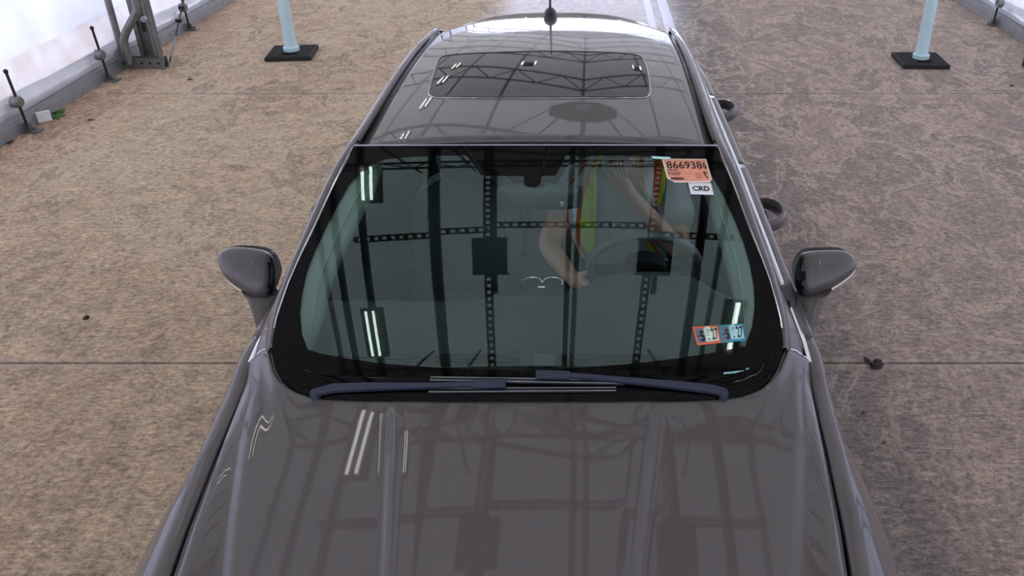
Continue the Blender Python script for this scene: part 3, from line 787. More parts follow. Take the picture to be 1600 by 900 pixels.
b = B(); b.tube(ringat(1.012, .001), .0016, 6, closed=True); b.build('sunroof_rim', 'chrome', sg_)
# shark base and mast of the aerial
ap = on(860, 27, zr); ap = Vector((ap.x, ap.y, zr(ap.x, ap.y)))
ar = B(); ar.rings([[ap + Vector((math.cos(2*math.pi*i/20)*.032*k, math.sin(2*math.pi*i/20)*.06*k + .01*(1-k), h)) for i in range(20)] for k, h in ((1, -.006), (1, .012), (.85, .028), (.5, .040), (.25, .044))])
o = ar.build('aerial_base', 'black_trim', car)
b = B(); b.tube([ap + Vector((0, 0, .04)), ap + Vector((0, .05, .26))], [.006, .003], 8); b.build('aerial_mast', 'black_trim', o)
# rear spoiler lip, rear glass, trunk, bumpers
b = B(); rr = []
for i in range(25):
    s = -1 + i/12; x = s*.44; y = 4.22 - .07*abs(s)**2.5
    rr.append([(x, y - .04, 1.400 - .02*s*s), (x, y, 1.408 - .03*s*s), (x, y + .05, 1.410 - .04*abs(s)**3), (x, y + .055, 1.395 - .03*s*s), (x, y, 1.385 - .02*s*s)])
b.grid(rr, 0, True); b.build('rear_spoiler', 'paint', car)
b = B(); b.grid([[(s*(.50 + .10*t), 4.18 - .2*abs(s)**3*(1-t) + .62*t, 1.375 - .03*s*s - .30*t) for s in [x/8 for x in range(-8, 9)]] for t in [i/8 for i in range(9)]]); o = b.build('rear_window', 'side_glass', car)
if sum(p.normal.z for p in o.data.polygons) < 0: o.data.flip_normals()
b = B(); b.grid([[(s*(.68 - .02*t), 4.76 + .5*t, 1.07 - .02*s*s - .03*t*t) for s in [x/8 for x in range(-8, 9)]] for t in [i/8 for i in range(9)]] + [[(s*.66, 5.28, .80) for s in [x/8 for x in range(-8, 9)]]]); b.build('trunk_lid', 'paint', car, mods=[('sol', .01, -1)])
def bumper(name, yc, sg, w, top):
    rr = []
    for k, (z, d) in enumerate(((top, 0), (top-.08, .04), (.55, .07), (.40, .08), (.28, .06), (.20, .0))):
        rr.append([(s*w, yc + sg*(d - .30*abs(s)**2.6), z) for s in [x/14 for x in range(-14, 15)]])
    b = B(); b.grid(rr); return b.build(name, 'paint', car, mods=[('sol', .01, 0)])
bumper('rear_bumper', 5.26, 1, .84, .86)
edge = HOOD[-1]; rr = [[p + Vector((0, .012, -.004)) for p in edge], [p + Vector((0, -.004, -.010)) for p in edge]]
for k, (z, f, d) in enumerate(((.66, .35, .03), (.58, .75, .055), (.48, 1, .07), (.36, 1, .07), (.26, 1, .05), (.20, 1, .0))):
    r = []
    for p in edge:
        q = p.x / abs(edge[-1].x); X = p.x * (1 + .26*f*abs(q)); r.append(Vector((X, .60 + .26*abs(q)**2.2 - d, z)))
    rr.append(r)
b = B(); b.grid(rr); b.build('front_bumper', 'paint', car, mods=[('sol', .01, 0)])
b = B(); b.box((-.36, .50, .42), (.36, .56, .62)); gr = b.build('grille', 'black_trim', car, smooth=False, mods=[('bev', .02, 2)])
b = B()
for k in range(5): b.box((-.34, .488, .445 + k*.037), (.34, .50, .455 + k*.037))
b.build('grille_bar', 'chrome', gr, smooth=False)
for s in (-1, 1):
    seg = [k for k, p in enumerate(edge) if p.x * s > .34]
    b = B(); b.grid([[rr[r_][k].lerp(rr[r_+1][k], f) + Vector((0, -.012, .0)) for k in seg] for r_, f in ((1, .1), (1, .5), (1, .95), (2, .5))]); b.build('headlamp', 'lens_white', car, mods=[('sol', .006, 0)])
    for yc in (1.45, 4.25):
        b = B(); n = 36
        def cyl(R, x): return [(s*x, yc + R*math.cos(2*math.pi*i/n), .33 + R*math.sin(2*math.pi*i/n)) for i in range(n)]
        b.rings([cyl(.20, .68), cyl(.31, .68), cyl(.33, .70), cyl(.33, .86), cyl(.315, .88), cyl(.22, .875)], 0, False, False); wh = b.build('tyre', 'tyre', car)
        b = B(); b.rings([cyl(.225, .875), cyl(.215, .885), cyl(.20, .86), cyl(.07, .865), cyl(.06, .875)], 0, False, True)
        for k in range(5):
            a = k*2*math.pi/5; b.bar((s*.872, yc + .05*math.cos(a), .33 + .05*math.sin(a)), (s*.877, yc + .21*math.cos(a), .33 + .21*math.sin(a)), .05, .02, up=(1, 0, 0))
        b.build('rim', 'rim', wh)
b = B(); b.box((-.80, .75, .17), (.80, 5.15, .22)); b.build('floor_pan', 'carpet', car, smooth=False)
b = B(); b.box((-.74, 1.70, .22), (.74, 1.76, .93)); b.build('firewall', 'dark_gap', car, smooth=False)
b = B(); b.box((-.70, 4.28, .22), (.70, 4.32, .98)); b.build('rear_bulkhead', 'carpet', car, smooth=False)
b = B(); b.grid([[Vector((p.x*.985, p.y, p.z - .025)) for p in [roof_pt(s, i/12) for s in xs]] for i in range(13)]); b.build('headliner', 'dash', car)
for s in (-1, 1):
    b = B(); b.box((min(s*.74, s*.77), 2.0, .25), (max(s*.74, s*.77), 4.2, .955)); b.box((min(s*.66, s*.75), 2.3, .70), (max(s*.66, s*.75), 3.2, .76)); b.build('door_card', 'dash', car, smooth=False, mods=[('bev', .01, 2)])
    b = B(); b.box((min(s*.60, s*.66), 3.12, .9), (max(s*.60, s*.66), 3.26, 1.36)) if 0 else b.bar((s*.74, 3.19, .9), (s*.575, 3.19, 1.37), .10, .03, up=(1, 0, 0)); b.build('centre_pillar_trim', 'leather_light', car, smooth=False, mods=[('bev', .008, 2)])

# door handles (loop handles standing off the doors)
for s in (-1, 1):
    for px, py, nm in ((1200, 335, 'f'), (1126, 173, 'r')):
        P = atz(px, py, .87); y = P.y; X = Wd(y) - .045; z = .865
        pts = smooth_tab([(s*(X - .03), y - .115, z), (s*(X + .02), y - .09, z + .006), (s*(X + .055), y - .03, z + .008), (s*(X + .055), y + .04, z + .008), (s*(X + .02), y + .10, z + .006), (s*(X - .03), y + .12, z)], 4)
        b = B(); rings = []
        for i, p in enumerate(pts):
            t = i / (len(pts) - 1); hh = .020 + .012*math.sin(math.pi*t); wdt = .019
            rings.append([Vector(p) + Vector((s*math.cos(a)*wdt, 0, math.sin(a)*hh)) for a in [2*math.pi*j/10 for j in range(10)]])
        b.rings(rings); h = b.build('door_handle', 'paint', car)
        b = B(); b.rings([[Vector((s*(X - .018 + .012*q), y + math.cos(a)*.07*k, z - .02 + math.sin(a)*.03*k)) for a in [2*math.pi*j/16 for j in range(16)]] for q, k in ((0, 1), (1, 1), (.4, .7))]); b.build('handle_recess', 'dark_gap', h)
        if nm == 'f':
            b = B(); b.lathe((s*(X + .045), y + .055, z - .003), [(.0, .014), (.010, .016), (.010, .018)], 12); b.build('key_cover', 'lens_white', h)

# side mirrors
def mirror(s):
    Ym = 2.38
    Lp = [(341, 405), (346, 394), (362, 387), (388, 387), (412, 391), (424, 399), (430, 415), (431, 440), (427, 456), (416, 465), (404, 467), (385, 458), (366, 446), (350, 430)]
    K_, Z0 = .80, 1.03                              # the cap leans back: its rim lies in a tilted plane
    def rim_pt(x, y):
        d = ray(x, y); q = (Ym + K_ * (HC - Z0)) / (d.y - K_ * d.z); return Vector((XC + d.x*q, d.y*q, HC + d.z*q))
    if s > 0: Lp = [(1338, 415), (1333, 401), (1318, 392), (1292, 391), (1262, 393), (1250, 399), (1243, 415), (1241, 438), (1245, 453), (1254, 461), (1266, 462), (1290, 455), (1312, 443), (1330, 429)]
    R3 = [rim_pt(x, y) for x, y in Lp]; R3 = [Vector(p) for p in closed_smooth([tuple(p) for p in R3], 4)]
    P = [(abs(p.x), p.z) for p in R3]; cc = sum(R3, Vector()) / len(R3); cx, cz = abs(cc.x), cc.z
    nn = Vector((0, -1, K_)).normalized(); rings = []
    back = [Vector((cc.x + (p.x - cc.x)*.90, Ym + .075, cz + (p.z - cz)*.95 + .0)) for p in R3]
    for k in (.92, 1): rings.append([Vector((cc.x + (p.x-cc.x)*k, p.y, cz + (p.z-cz)*k)) for p in back])
    rings.append([a.lerp(q, .6) + Vector((0, .006, -.006)) for a, q in zip(back, R3)])
    for k, h in ((.985, -.008), (1.0, 0), (.985, .010), (.94, .020), (.84, .030), (.68, .038), (.46, .044), (.22, .047), (.03, .048)):
        rings.append([cc + (p - cc)*k + nn*h for p in R3])
    b = B(); b.rings(rings); nr = len(R3)
    b.fm = [1 if (q // nr) < 4 and q < nr*11 else 0 for q in range(len(b.fm))]
    m = b.build('side_mirror', ['paint', 'black_trim'], car, sharp=None)
    for pl in m.data.polygons:
        if abs(pl.center.x) < cx - .066: pl.material_index = 1
    b = B(); b.rings([[Vector((cc.x + (p.x-cc.x)*.9, p.y + q, cz + (p.z-cz)*.9)) for p in back] for q in (.001, .003)]); b.build('mirror_glass', 'chrome', m)
    # stalk reaching down to the door
    base = Vector((s*.835, 2.26, .925)); rings = []
    for t, cxx, czz, yy, wx, wz, wy in ((0, .885, .985, 2.355, .055, .03, .05), (.3, .870, .965, 2.33, .046, .03, .045), (.6, .855, .94, 2.29, .036, .03, .04), (1, .835, .905, 2.235, .030, .03, .035)):
        rings.append([Vector((s*(cxx + wx*math.cos(a)), yy + wy*math.sin(a), czz - .35*wx*math.cos(a)*0 + .012*math.cos(a))) for a in [2*math.pi*j/16 for j in range(16)]])
    b = B(); b.rings(rings); st = b.build('mirror_stalk', 'paint', m)
    b = B(); b.rings([[Vector((s*(.79 + .03*math.cos(a)), yy + .05*math.sin(a), zz)) for a in [2*math.pi*j/12 for j in range(12)]] for yy, zz in ((2.28, .90), (2.30, .96), (2.32, 1.0))]); b.build('mirror_sail', 'black_trim', m)
    # turn signal along the outer lower edge
    seg = sorted([p for p in R3 if abs(p.x) > cx + .02 and p.z < cz + .012], key=lambda p: abs(p.x))
    b = B(); b.tube([p - nn*.014 + Vector((0, -.001, -.002)) for p in seg], .0045, 6); b.build('turn_signal', 'lens_white', m)
    return m
mirror(-1); mirror(1)

# wipers
def wiper(armpx, headpx, blade, name):
    hgt = .022
    A = [on(x, y, zw, hgt) for x, y in armpx]
    b = B(); rings = []
    for i, (p, wdt) in enumerate(zip(A, (.012, .014, .012, .009, .008, .008))):
        d = (A[min(i+1, 5)] - A[max(i-1, 0)]).normalized(); u = Vector((0, -.45, .9)); sd = d.cross(u).normalized()
        rings.append([p + sd*wdt + u*-.002, p + sd*wdt*.8 + u*.006, p - sd*wdt*.8 + u*.006, p - sd*wdt + u*-.002])
    b.rings(rings); arm = b.build('wiper_arm', 'wiper', car, sharp=35)
    b = B(); b.lathe(A[0] + Vector((0, 0, -.03)), [(.013, 0), (.013, .03), (.010, .036), (.003, .038)], 14); b.build('pivot_cap', 'wiper', arm)
    b = B(); b.bar(A[-1], on(*headpx, zw, .024), .024, .014, up=(0, -.45, .9)); b.build('blade_clip', 'wiper', arm, smooth=False, mods=[('bev', .003, 2)])
    (x0, y0), (x1, y1) = blade
    pts = [on(x0 + (x1-x0)*i/20, y0 + (y1-y0)*i/20, zw, .012) for i in range(21)]
    b = B(); b.tube(pts, .006, 6)
    bl = b.build('wiper_blade', 'rubber', arm)
    b = B(); b.tube([p + Vector((0, .006, .006)) for p in pts], .0016, 6); b.tube([p + Vector((0, -.006, .005)) for p in pts], .0016, 6); b.build('blade_rail', 'steel', bl)
wiper([(497, 617), (525, 610), (580, 608), (656, 607), (700, 606), (740, 605)], (792, 604), ((672, 614), (962, 612)), 'l')
wiper([(1128, 616), (1105, 611), (1050, 605), (972, 598), (930, 594), (890, 591)], (838, 590), ((674, 596), (975, 601)), 'r')

# stickers on the glass
def sticker(name, quad_px, m, off, parent, label=None, n=6):
    (a, c_, d, e) = quad_px; rows = []
    for j in range(n + 1):
        v = j / n; rows.append([on(*[(a[k]*(1-u) + c_[k]*u)*(1-v) + (e[k]*(1-u) + d[k]*u)*v for k in (0, 1)], zw, off) for u in [i/n for i in range(n + 1)]])
    b = B(); b.grid(rows); o = b.build(name, m, parent, sharp=None, mods=[('sol', .0006, 1)])
    if label: o['label'] = label
    return o
def lettering(text, quad_px, m, off, parent, u0, u1, v0, v1, rot=0, bold=0.0, name='lettering'):
    """text fitted into the box u0..u1, v0..v1 of a sticker's quad, laid on the curved glass"""
    cu = bpy.data.curves.new('t', 'FONT'); cu.body = text; cu.size = 1; cu.offset = bold; cu.resolution_u = 3
    t = bpy.data.objects.new('t', cu); C.objects.link(t); dg = bpy.context.evaluated_depsgraph_get(); me = bpy.data.meshes.new_from_object(t.evaluated_get(dg))
    bpy.data.objects.remove(t)
    V = [(p.co.x, p.co.y) for p in me.vertices]; Fc = [list(p.vertices) for p in me.polygons]; bpy.data.meshes.remove(me)
    if rot == 90: V = [(-y, x) for x, y in V]
    if rot == -90: V = [(y, -x) for x, y in V]
    if rot == 'm': V = [(-x, y) for x, y in V]
    xs_ = [p[0] for p in V]; ys_ = [p[1] for p in V]; ax, bx, ay, by = min(xs_), max(xs_), min(ys_), max(ys_)
    a, c_, d, e = quad_px; out = []
    for x, y in V:
        u = u0 + (u1-u0)*(x-ax)/(bx-ax); v = v1 + (v0-v1)*(y-ay)/(by-ay)
        out.append(on(*[(a[k]*(1-u) + c_[k]*u)*(1-v) + (e[k]*(1-u) + d[k]*u)*v for k in (0, 1)], zw, off))
    return obj(name, out, Fc, m, parent, False)
def patch(quad_px, u0, u1, v0, v1, m, off, parent, name):
    a, c_, d, e = quad_px
    q = [[(a[k]*(1-u) + c_[k]*u)*(1-v) + (e[k]*(1-u) + d[k]*u)*v for k in (0, 1)] for u, v in ((u0, v0), (u1, v0), (u1, v1), (u0, v1))]
    return sticker(name, q, m, off, parent, n=2)
# big pink number sticker with clipped corners
Q = [(1034, 248.5), (1103, 249), (1113.5, 284), (1042, 284)]
poly = [(0, 0), (1, 0), (1, .9), (.93, 1.05), (.17, 1.05), (.02, .86)]
def uvp(Q, u, v): a, c_, d, e = Q; return [(a[k]*(1-u) + c_[k]*u)*(1-v) + (e[k]*(1-u) + d[k]*u)*v for k in (0, 1)]
def polysticker(name, Q, poly, m, off, parent, label=None):
    c = [sum(p[0] for p in poly)/len(poly), sum(p[1] for p in poly)/len(poly)]; n = len(poly)
    ring = []
    for i in range(n):
        for k in range(4): ring.append((poly[i][0] + (poly[(i+1) % n][0]-poly[i][0])*k/4, poly[i][1] + (poly[(i+1) % n][1]-poly[i][1])*k/4))
    b = B(); b.grid([[on(*uvp(Q, c[0] + (u-c[0])*s, c[1] + (v-c[1])*s), zw, off) for u, v in ring] for s in (1, .66, .33, .02)], 0, True)
    o = b.build(name, m, parent, sharp=None, mods=[('sol', .0006, 1)])
    if label: o['label'] = label
    return o
S1 = polysticker('number_sticker', Q, poly, 'cream_paper', .002, car, 'salmon pink number sticker at the top corner of the windshield')
polysticker('pink_field', Q, [(.035, .05), (.97, .05), (.965, .88), (.91, .98), (.19, .98), (.065, .84)], 'pink_paper', .0030, S1)
lettering('866938', Q, 'ink', .0042, S1, .07, .86, .14, .46, bold=.012); 
lettering('6', Q, 'ink', .0042, S1, .880, .958, .14, .46, bold=.012)
lettering('MARP', Q, 'ink', .0042, S1, .065, .34, .60, .76, bold=0)
lettering('7', Q, 'ink', .0042, S1, .83, .93, .60, .90, rot='m', bold=.02)
b = B()
def marks(Q, boxes, m, off, parent, name='fine_print'):
    b = B()
    for (u0, u1, v0, v1) in boxes:
        p = [on(*uvp(Q, u, v), zw, off) for u, v in ((u0, v0), (u1, v0), (u1, v1), (u0, v1))]; b.add(p, [[0, 1, 2, 3]])
    return b.build(name, m, parent, smooth=False)
marks(Q, [(.06 + i*.027, .06 + i*.027 + .018, .50, .545) for i in range(9)] + [(.10 + i*.022, .10 + i*.022 + (.014 if i % 3 else .018), .84, .955) for i in range(13)] + [(.66, .72, .66, .68), (.74, .78, .66, .68), (.66 , .80, .76, .775), (.66, .80, .84, .855), (.10, .80, .985, .99)], 'ink', .0042, S1)
Q2 = [(1075, 286), (1111, 286.5), (1115, 305), (1079, 304)]
S2 = sticker('code_sticker', Q2, 'white_paper', .002, car, 'white sticker with black capital letters under the pink one'); lettering('CRD', Q2, 'ink', .0036, S2, .13, .87, .30, .72, bold=.03)
Q3 = [(1017.5, 244.5), (1047.5, 246), (1048, 249.5), (1020, 248.5)]
sticker('teal_strip', Q3, 'mint_paper', .002, car, 'thin pale teal sticker beside the pink one')
def inspect(Q, frame_m, paper_m, lab):
    S = sticker('inspection_sticker', Q, frame_m, .002, car, lab)
    patch(Q, .07, .40, .12, .88, 'grey_ink', .003, S, 'month_field'); patch(Q, .40, .93, .12, .86, paper_m, .003, S, 'year_field')
    patch(Q, .48, .66, .04, .12, paper_m, .003, S, 'tab'); marks(Q, [(.46, .64, .22, .26), (.46, .60, .34, .38), (.50, .58, .70, .80), (.66, .74, .28, .31), (.44, .60, .50, .52)], 'grey_ink', .0040, S)
    lettering('5', Q, 'ink', .0042, S, .20, .38, .26, .84, bold=.035); lettering('-', Q, 'ink', .0042, S, .10, .18, .50, .58, bold=.02); lettering('27', Q, 'ink', .0042, S, .67, .93, .16, .80, bold=.012)
inspect([(1081.5, 511), (1121.5, 508.5), (1127, 536), (1089, 540)], 'orange_ink', 'pale_paper', 'inspection sticker with orange frame reading 5 and 27')
inspect([(1122, 508.5), (1160, 505.5), (1166, 532.5), (1127.5, 536)], 'teal_ink', 'mint_paper', 'inspection sticker with teal frame reading 5 and 27')

# interior: pillar trim, dash, console, seats, wheel
for s in (-1, 1):
    if s < 0:
        outp = [(480, 552), (468, 525), (466, 490), (468, 458), (477, 423), (489, 390), (505, 355), (523, 320), (543, 286), (560, 266), (600, 245), (612, 240)]
        inp = [(484, 548), (493, 532), (505, 500), (512, 470), (517, 450), (528, 420), (543, 385), (560, 350), (576, 318), (588, 290), (594, 270), (600, 250)]
    else:
        outp = [(1165, 546), (1178, 515), (1182, 480), (1181, 448), (1175, 412), (1165, 377), (1151, 342), (1133, 300), (1115, 270), (1100, 253), (1085, 245), (1070, 240)]
        inp = [(1161, 540), (1154, 520), (1149, 495), (1146, 470), (1141, 445), (1133, 412), (1123, 375), (1112, 335), (1101, 305), (1088, 285), (1075, 265), (1062, 250)]
    rows = []
    outp = smooth_tab(outp, 3); inp = smooth_tab(inp, 3)
    for (a, c) in zip(outp, inp):
        p = on(*a, zw, -.012); q = on(*c, zw, 0); d = ray(*c); q = q + d.normalized() * .10
        q = Vector((q.x, q.y, q.z)); rows.append([p + (q-p)*t + Vector((0, 0, .010*math.sin(math.pi*t))) for t in [k/5 for k in range(6)]])
    b = B(); b.grid(rows); o = b.build('windshield_pillar_trim', 'headliner', car, mods=[('sol', .006, 0)])
    b = B(); b.tube([r[3 if s < 0 else 3] + Vector((0, -.003, .006)) for r in rows], .0022, 6); b.build('trim_seam', 'headliner', o)
# dashboard
def dash_y(x): return 2.335 - .02*(x < -.1) * 0 + (.02 if -.12 < x < .12 else 0)
rows = []
for i in range(41):
    x = -.70 + 1.4*i/40; a = abs(x); yb = 1.86 + .10*(a/.7)**2
    bump = .055*math.exp(-((x-.355)/.20)**4)
    ye = 2.31 + .035*math.exp(-(x/.16)**4) + .09*math.exp(-((x-.355)/.22)**4)
    rows.append([(x, yb - .06, .975), (x, yb, .985), (x, yb + .2, .995 + bump*.2), (x, ye - .10, .998 + bump*.9), (x, ye - .02, .992 + bump), (x, ye, .975 + bump), (x, ye - .01, .93 + bump*.5), (x, ye - .10, .80), (x, ye - .12, .55), (x, ye - .3, .45)])
b = B(); b.grid(rows); dash = b.build('dashboard', 'dash', car, mods=[('sub', 1)])
b = B(); b.tube([(x, tab([(-.7, 1.99), (0, 1.93), (.7, 1.99)], x), .998) for x in [-.6 + 1.2*i/20 for i in range(21)]], .002, 5); b.build('dash_seam', 'dash_dark', dash)
for x0, x1 in ((-.36, -.03), (.08, .38)):
    b = B()
    for k in range(4): b.tube([(x0, 1.945 + k*.012, .9985), (x1, 1.945 + k*.012, .9985)], .0032, 5)
    b.build('defrost_vent', 'dash_dark', dash)
b = B(); P = on(824, 537, zw); b.box((.012, 1.93, .995), (.075, 1.985, 1.002)); b.build('sensor_plate', 'leather_light', dash, smooth=False, mods=[('bev', .004, 2)])
b = B(); b.add([(.03, 1.945, 1.0035), (.057, 1.945, 1.0035), (.0435, 1.97, 1.0035)], [[0, 1, 2]]); b.build('warning_mark', 'leather_light', dash, smooth=False)
# centre console
b = B()
b.rings([[(-.13, y, .22), (.13, y, .22), (.13, y, z - .02), (.11, y, z), (-.11, y, z), (-.13, y, z - .02)] for y, z in ((2.25, .72), (2.45, .66), (2.7, .58), (3.15, .58), (3.2, .66), (3.65, .68))]); con = b.build('centre_console', 'leather', car, sharp=30)
cp = atz(847, 443, .60)
for s in (-1, 1):
    pts = [(cp.x + s*.043 + .042*math.cos(a)*1.0, cp.y + .045*math.sin(a), .603) for a in [math.radians(d) for d in (range(-30, 181, 15) if s > 0 else range(0, 211, 15))]]
    b = B(); b.tube(pts, .0028, 6); b.build('cup_ring', 'chrome', con)
b = B(); b.box((cp.x - .014, cp.y - .05, .60), (cp.x + .014, cp.y - .038, .61)); b.build('badge_plate', 'chrome', con, smooth=False)
b = B()
for k in (0, .05): b.tube([(cp.x - .09 + k, cp.y + .17 - k, .602), (cp.x + .03 + k*.5, cp.y + .17 - k, .602)], .0018, 5)
b.build('trim_line', 'leather_light', con)
# seats
def seat(x, name='front_seat'):
    b = B(); rings = []
    for z, hw, yy, th in ((.42, .24, 3.30, .09), (.55, .255, 3.32, .10), (.70, .26, 3.35, .10), (.82, .245, 3.385, .09), (.89, .20, 3.40, .075), (.93, .14, 3.41, .055), (.94, .08, 3.41, .03)):
        r = []
        for j in range(24):
            a = 2*math.pi*j/24; cx_ = math.copysign(abs(math.cos(a))**.5, math.cos(a)); sy = math.copysign(abs(math.sin(a))**.6, math.sin(a))
            bol = .05*abs(cx_)**6*(1 if sy < 0 else 0)
            r.append((x + hw*cx_, yy + th*sy - bol, z))
        rings.append(r)
    b.rings(rings); st = b.build('front_seat', 'leather_light', car, sharp=None, mods=[('sub', 1)])
    b = B(); rings = []
    for y, hw, z in ((2.80, .20, .44), (2.84, .25, .47), (3.0, .26, .48), (3.2, .26, .46), (3.34, .24, .44)):
        rings.append([(x + hw*math.copysign(abs(math.cos(a))**.5, math.cos(a)), y, z - .06 + .075*math.copysign(abs(math.sin(a))**.6, math.sin(a)) + .03*abs(math.cos(a))**5*(math.sin(a) > 0)) for a in [2*math.pi*j/20 for j in range(20)]])
    b.rings(rings); b.build('seat_cushion', 'leather_light', st, sharp=None, mods=[('sub', 1)])
    b = B(); rings = []
    for z, hw, th in ((.955, .05, .025), (.965, .085, .042), (1.03, .108, .05), (1.11, .108, .048), (1.14, .09, .035), (1.15, .05, .02)):
        rings.append([(x + hw*math.copysign(abs(math.cos(a))**.6, math.cos(a)), 3.40 + (z-1.0)*.15 - .10 + th*math.sin(a), z) for a in [2*math.pi*j/20 for j in range(20)]])
    b.rings(rings); b.build('headrest', 'leather_light', st, sharp=None, mods=[('sub', 1)])
    for dx in (-.04, .04):
        b = B(); b.tube([(x+dx, 3.39, .88), (x+dx, 3.33, .98)], .006, 8); b.build('headrest_post', 'chrome', st)
    for sx in (-1, 1):
        b = B(); b.tube([(x + sx*.16, 3.30, .48), (x + sx*.17, 3.245, .60), (x + sx*.165, 3.275, .80), (x + sx*.13, 3.325, .87)], .0025, 5); b.build('seat_seam', 'leather', st)
    b = B(); b.tube([(x - .13, 3.268, .72), (x, 3.262, .70), (x + .13, 3.268, .72)], .003, 5); b.build('seat_seam', 'leather', st)
seat(-.36); seat(.36)
b = B(); b.rings([[(xx, y + .02*math.sin(z*9), z) for xx, y, z in ((-.64, 3.95, .5), (.64, 3.95, .5), (.64, 4.2, .98), (.60, 4.24, 1.0), (-.60, 4.24, 1.0), (-.64, 4.2, .98))], [(xx, y, z) for xx, y, z in ((-.64, 4.15, .5), (.64, 4.15, .5), (.64, 4.3, .98), (.60, 4.3, 1.0), (-.60, 4.3, 1.0), (-.64, 4.3, .98))]]); b.build('rear_bench', 'leather', car, smooth=False, mods=[('bev', .02, 3)])
# steering wheel
wc = Vector((.355, 2.585, .945)); tl = math.radians(27); R = .185
def wp(a, r, out=0): u = r*math.cos(a); return wc + Vector((r*math.sin(a), -u*math.sin(tl) + out*math.cos(tl), u*math.cos(tl) + out*math.sin(tl)))
b = B(); b.tube([wp(2*math.pi*i/48, R) for i in range(48)], .0165, 12, closed=True); sw = b.build('steering_wheel', 'wheel_leather', car)
b = B(); b.rings([[wp(2*math.pi*j/20, .075*k, o_) for j in range(20)] for k, o_ in ((1, -.03), (1.05, 0), (.9, .02), (.4, .028))]); b.build('wheel_hub', 'dash_dark', sw)
for a in (math.radians(95), math.radians(-95), math.pi):
    b = B(); b.bar(wp(a, .06), wp(a, R - .005), .035, .015, up=(0, .9, .45)); b.build('wheel_spoke', 'dash_dark', sw, smooth=False, mods=[('bev', .004, 2)])
# rear view mirror
mc = on(845, 291, zw, -.045); b = B(); rings = []
sh = closed_smooth([(-.125, .028), (-.02, .040), (.105, .034), (.122, .020), (.120, -.020), (.105, -.034), (-.01, -.038), (-.09, -.026), (-.122, -.002)], 4)
for k, dy in ((.9, .022), (1, .016), (1, .0), (.93, -.014), (.7, -.022), (.3, -.025)): rings.append([mc + Vector((x*k, dy, z*k - .004)) for x, z in sh])
b.rings(rings); rv = b.build('rear_view_mirror', 'leather_light', car, sharp=None)
b = B(); top = on(832, 281, zw, -.006); b.rings([[top + (mc - top)*t + Vector((math.cos(a)*w_, math.sin(a)*w_*.6, 0)) for a in [2*math.pi*j/12 for j in range(12)]] for t, w_ in ((0, .032), (.35, .034), (.7, .022), (1, .016))]); b.build('mirror_mount', 'frit', rv)
b = B(); q = mc + Vector((.062, -.030, -.012)); b.box(q - Vector((.006, .002, .006)), q + Vector((.006, .004, .006))); b.build('mirror_button', 'tag_white', rv, smooth=False)
attach(car)

# ================================================================ THE DRIVER
def skin_mesh(name, pts, edges, rad, m, root=0, sub=2, parent=None):
    me = bpy.data.meshes.new(name); me.from_pydata([tuple(p) for p in pts], edges, []); o = bpy.data.objects.new(name, me); C.objects.link(o)
    o.modifiers.new('k', 'SKIN'); sv = me.skin_vertices[0].data
    for i, r in enumerate(rad): sv[i].radius = r if isinstance(r, tuple) else (r, r)
    sv[root].use_root = True
    s = o.modifiers.new('s', 'SUBSURF'); s.levels = sub; s.render_levels = sub
    dg = bpy.context.evaluated_depsgraph_get(); m2 = bpy.data.meshes.new_from_object(o.evaluated_get(dg)); bpy.data.objects.remove(o)
    m2.materials.clear(); m2.materials.append(M[m]); m2.name = name
    for p in m2.polygons: p.use_smooth = True; p.material_index = 0
    o = bpy.data.objects.new(name, m2); C.objects.link(o)
    if parent: o.parent = parent
    return o
J = dict(pelvis=(.33, 3.27, .56), belly=(.32, 3.21, .70), chest=(.305, 3.20, .88), upper=(.30, 3.19, 1.0), neck=(.29, 3.15, 1.09), jaw=(.268, 3.10, 1.145), head=(.265, 3.12, 1.215), crown=(.265, 3.13, 1.275),
    shR=(.125, 3.19, 1.00), elR=(.0, 2.96, .83), wrR=(.105, 2.66, .855), paR=(.135, 2.605, .87),
    shL=(.475, 3.19, 1.00), elL=(.525, 2.94, .80), wrL=(.335, 2.945, 1.03), paL=(.285, 2.96, 1.09),
    hiR=(.24, 3.22, .54), knR=(.20, 2.78, .66), anR=(.20, 2.42, .32), toR=(.20, 2.32, .28),
    hiL=(.43, 3.22, .54), knL=(.50, 2.78, .66), anL=(.48, 2.42, .32), toL=(.48, 2.32, .28))
names = list(J); ix = {n: i for i, n in enumerate(names)}
radd = dict(pelvis=(.16, .12), belly=(.17, .13), chest=(.165, .12), upper=(.12, .09), neck=(.055, .055), jaw=(.06, .065), head=(.075, .09), crown=(.06, .07),
    shR=.065, elR=.047, wrR=.030, paR=(.036, .020), shL=.065, elL=.047, wrL=.031, paL=(.038, .022), hiR=.09, knR=.062, anR=.042, toR=.035, hiL=.09, knL=.062, anL=.042, toL=.035)
E_ = [('pelvis', 'belly'), ('belly', 'chest'), ('chest', 'upper'), ('upper', 'neck'), ('neck', 'jaw'), ('jaw', 'head'), ('head', 'crown'), ('upper', 'shR'), ('shR', 'elR'), ('elR', 'wrR'), ('wrR', 'paR'), ('upper', 'shL'), ('shL', 'elL'), ('elL', 'wrL'), ('wrL', 'paL'),
    ('pelvis', 'hiR'), ('hiR', 'knR'), ('knR', 'anR'), ('anR', 'toR'), ('pelvis', 'hiL'), ('hiL', 'knL'), ('knL', 'anL'), ('anL', 'toL')]
pts = [Vector(J[n]) for n in names]; rad = [radd[n] for n in names]; edges = [(ix[a], ix[c]) for a, c in E_]
def finger(base, tip_path, r, frm):
    i0 = frm
    for k, p in enumerate([base] + tip_path):
        pts.append(Vector(p)); rad.append(r * (1 - .12*k)); edges.append((i0, len(pts) - 1)); i0 = len(pts) - 1
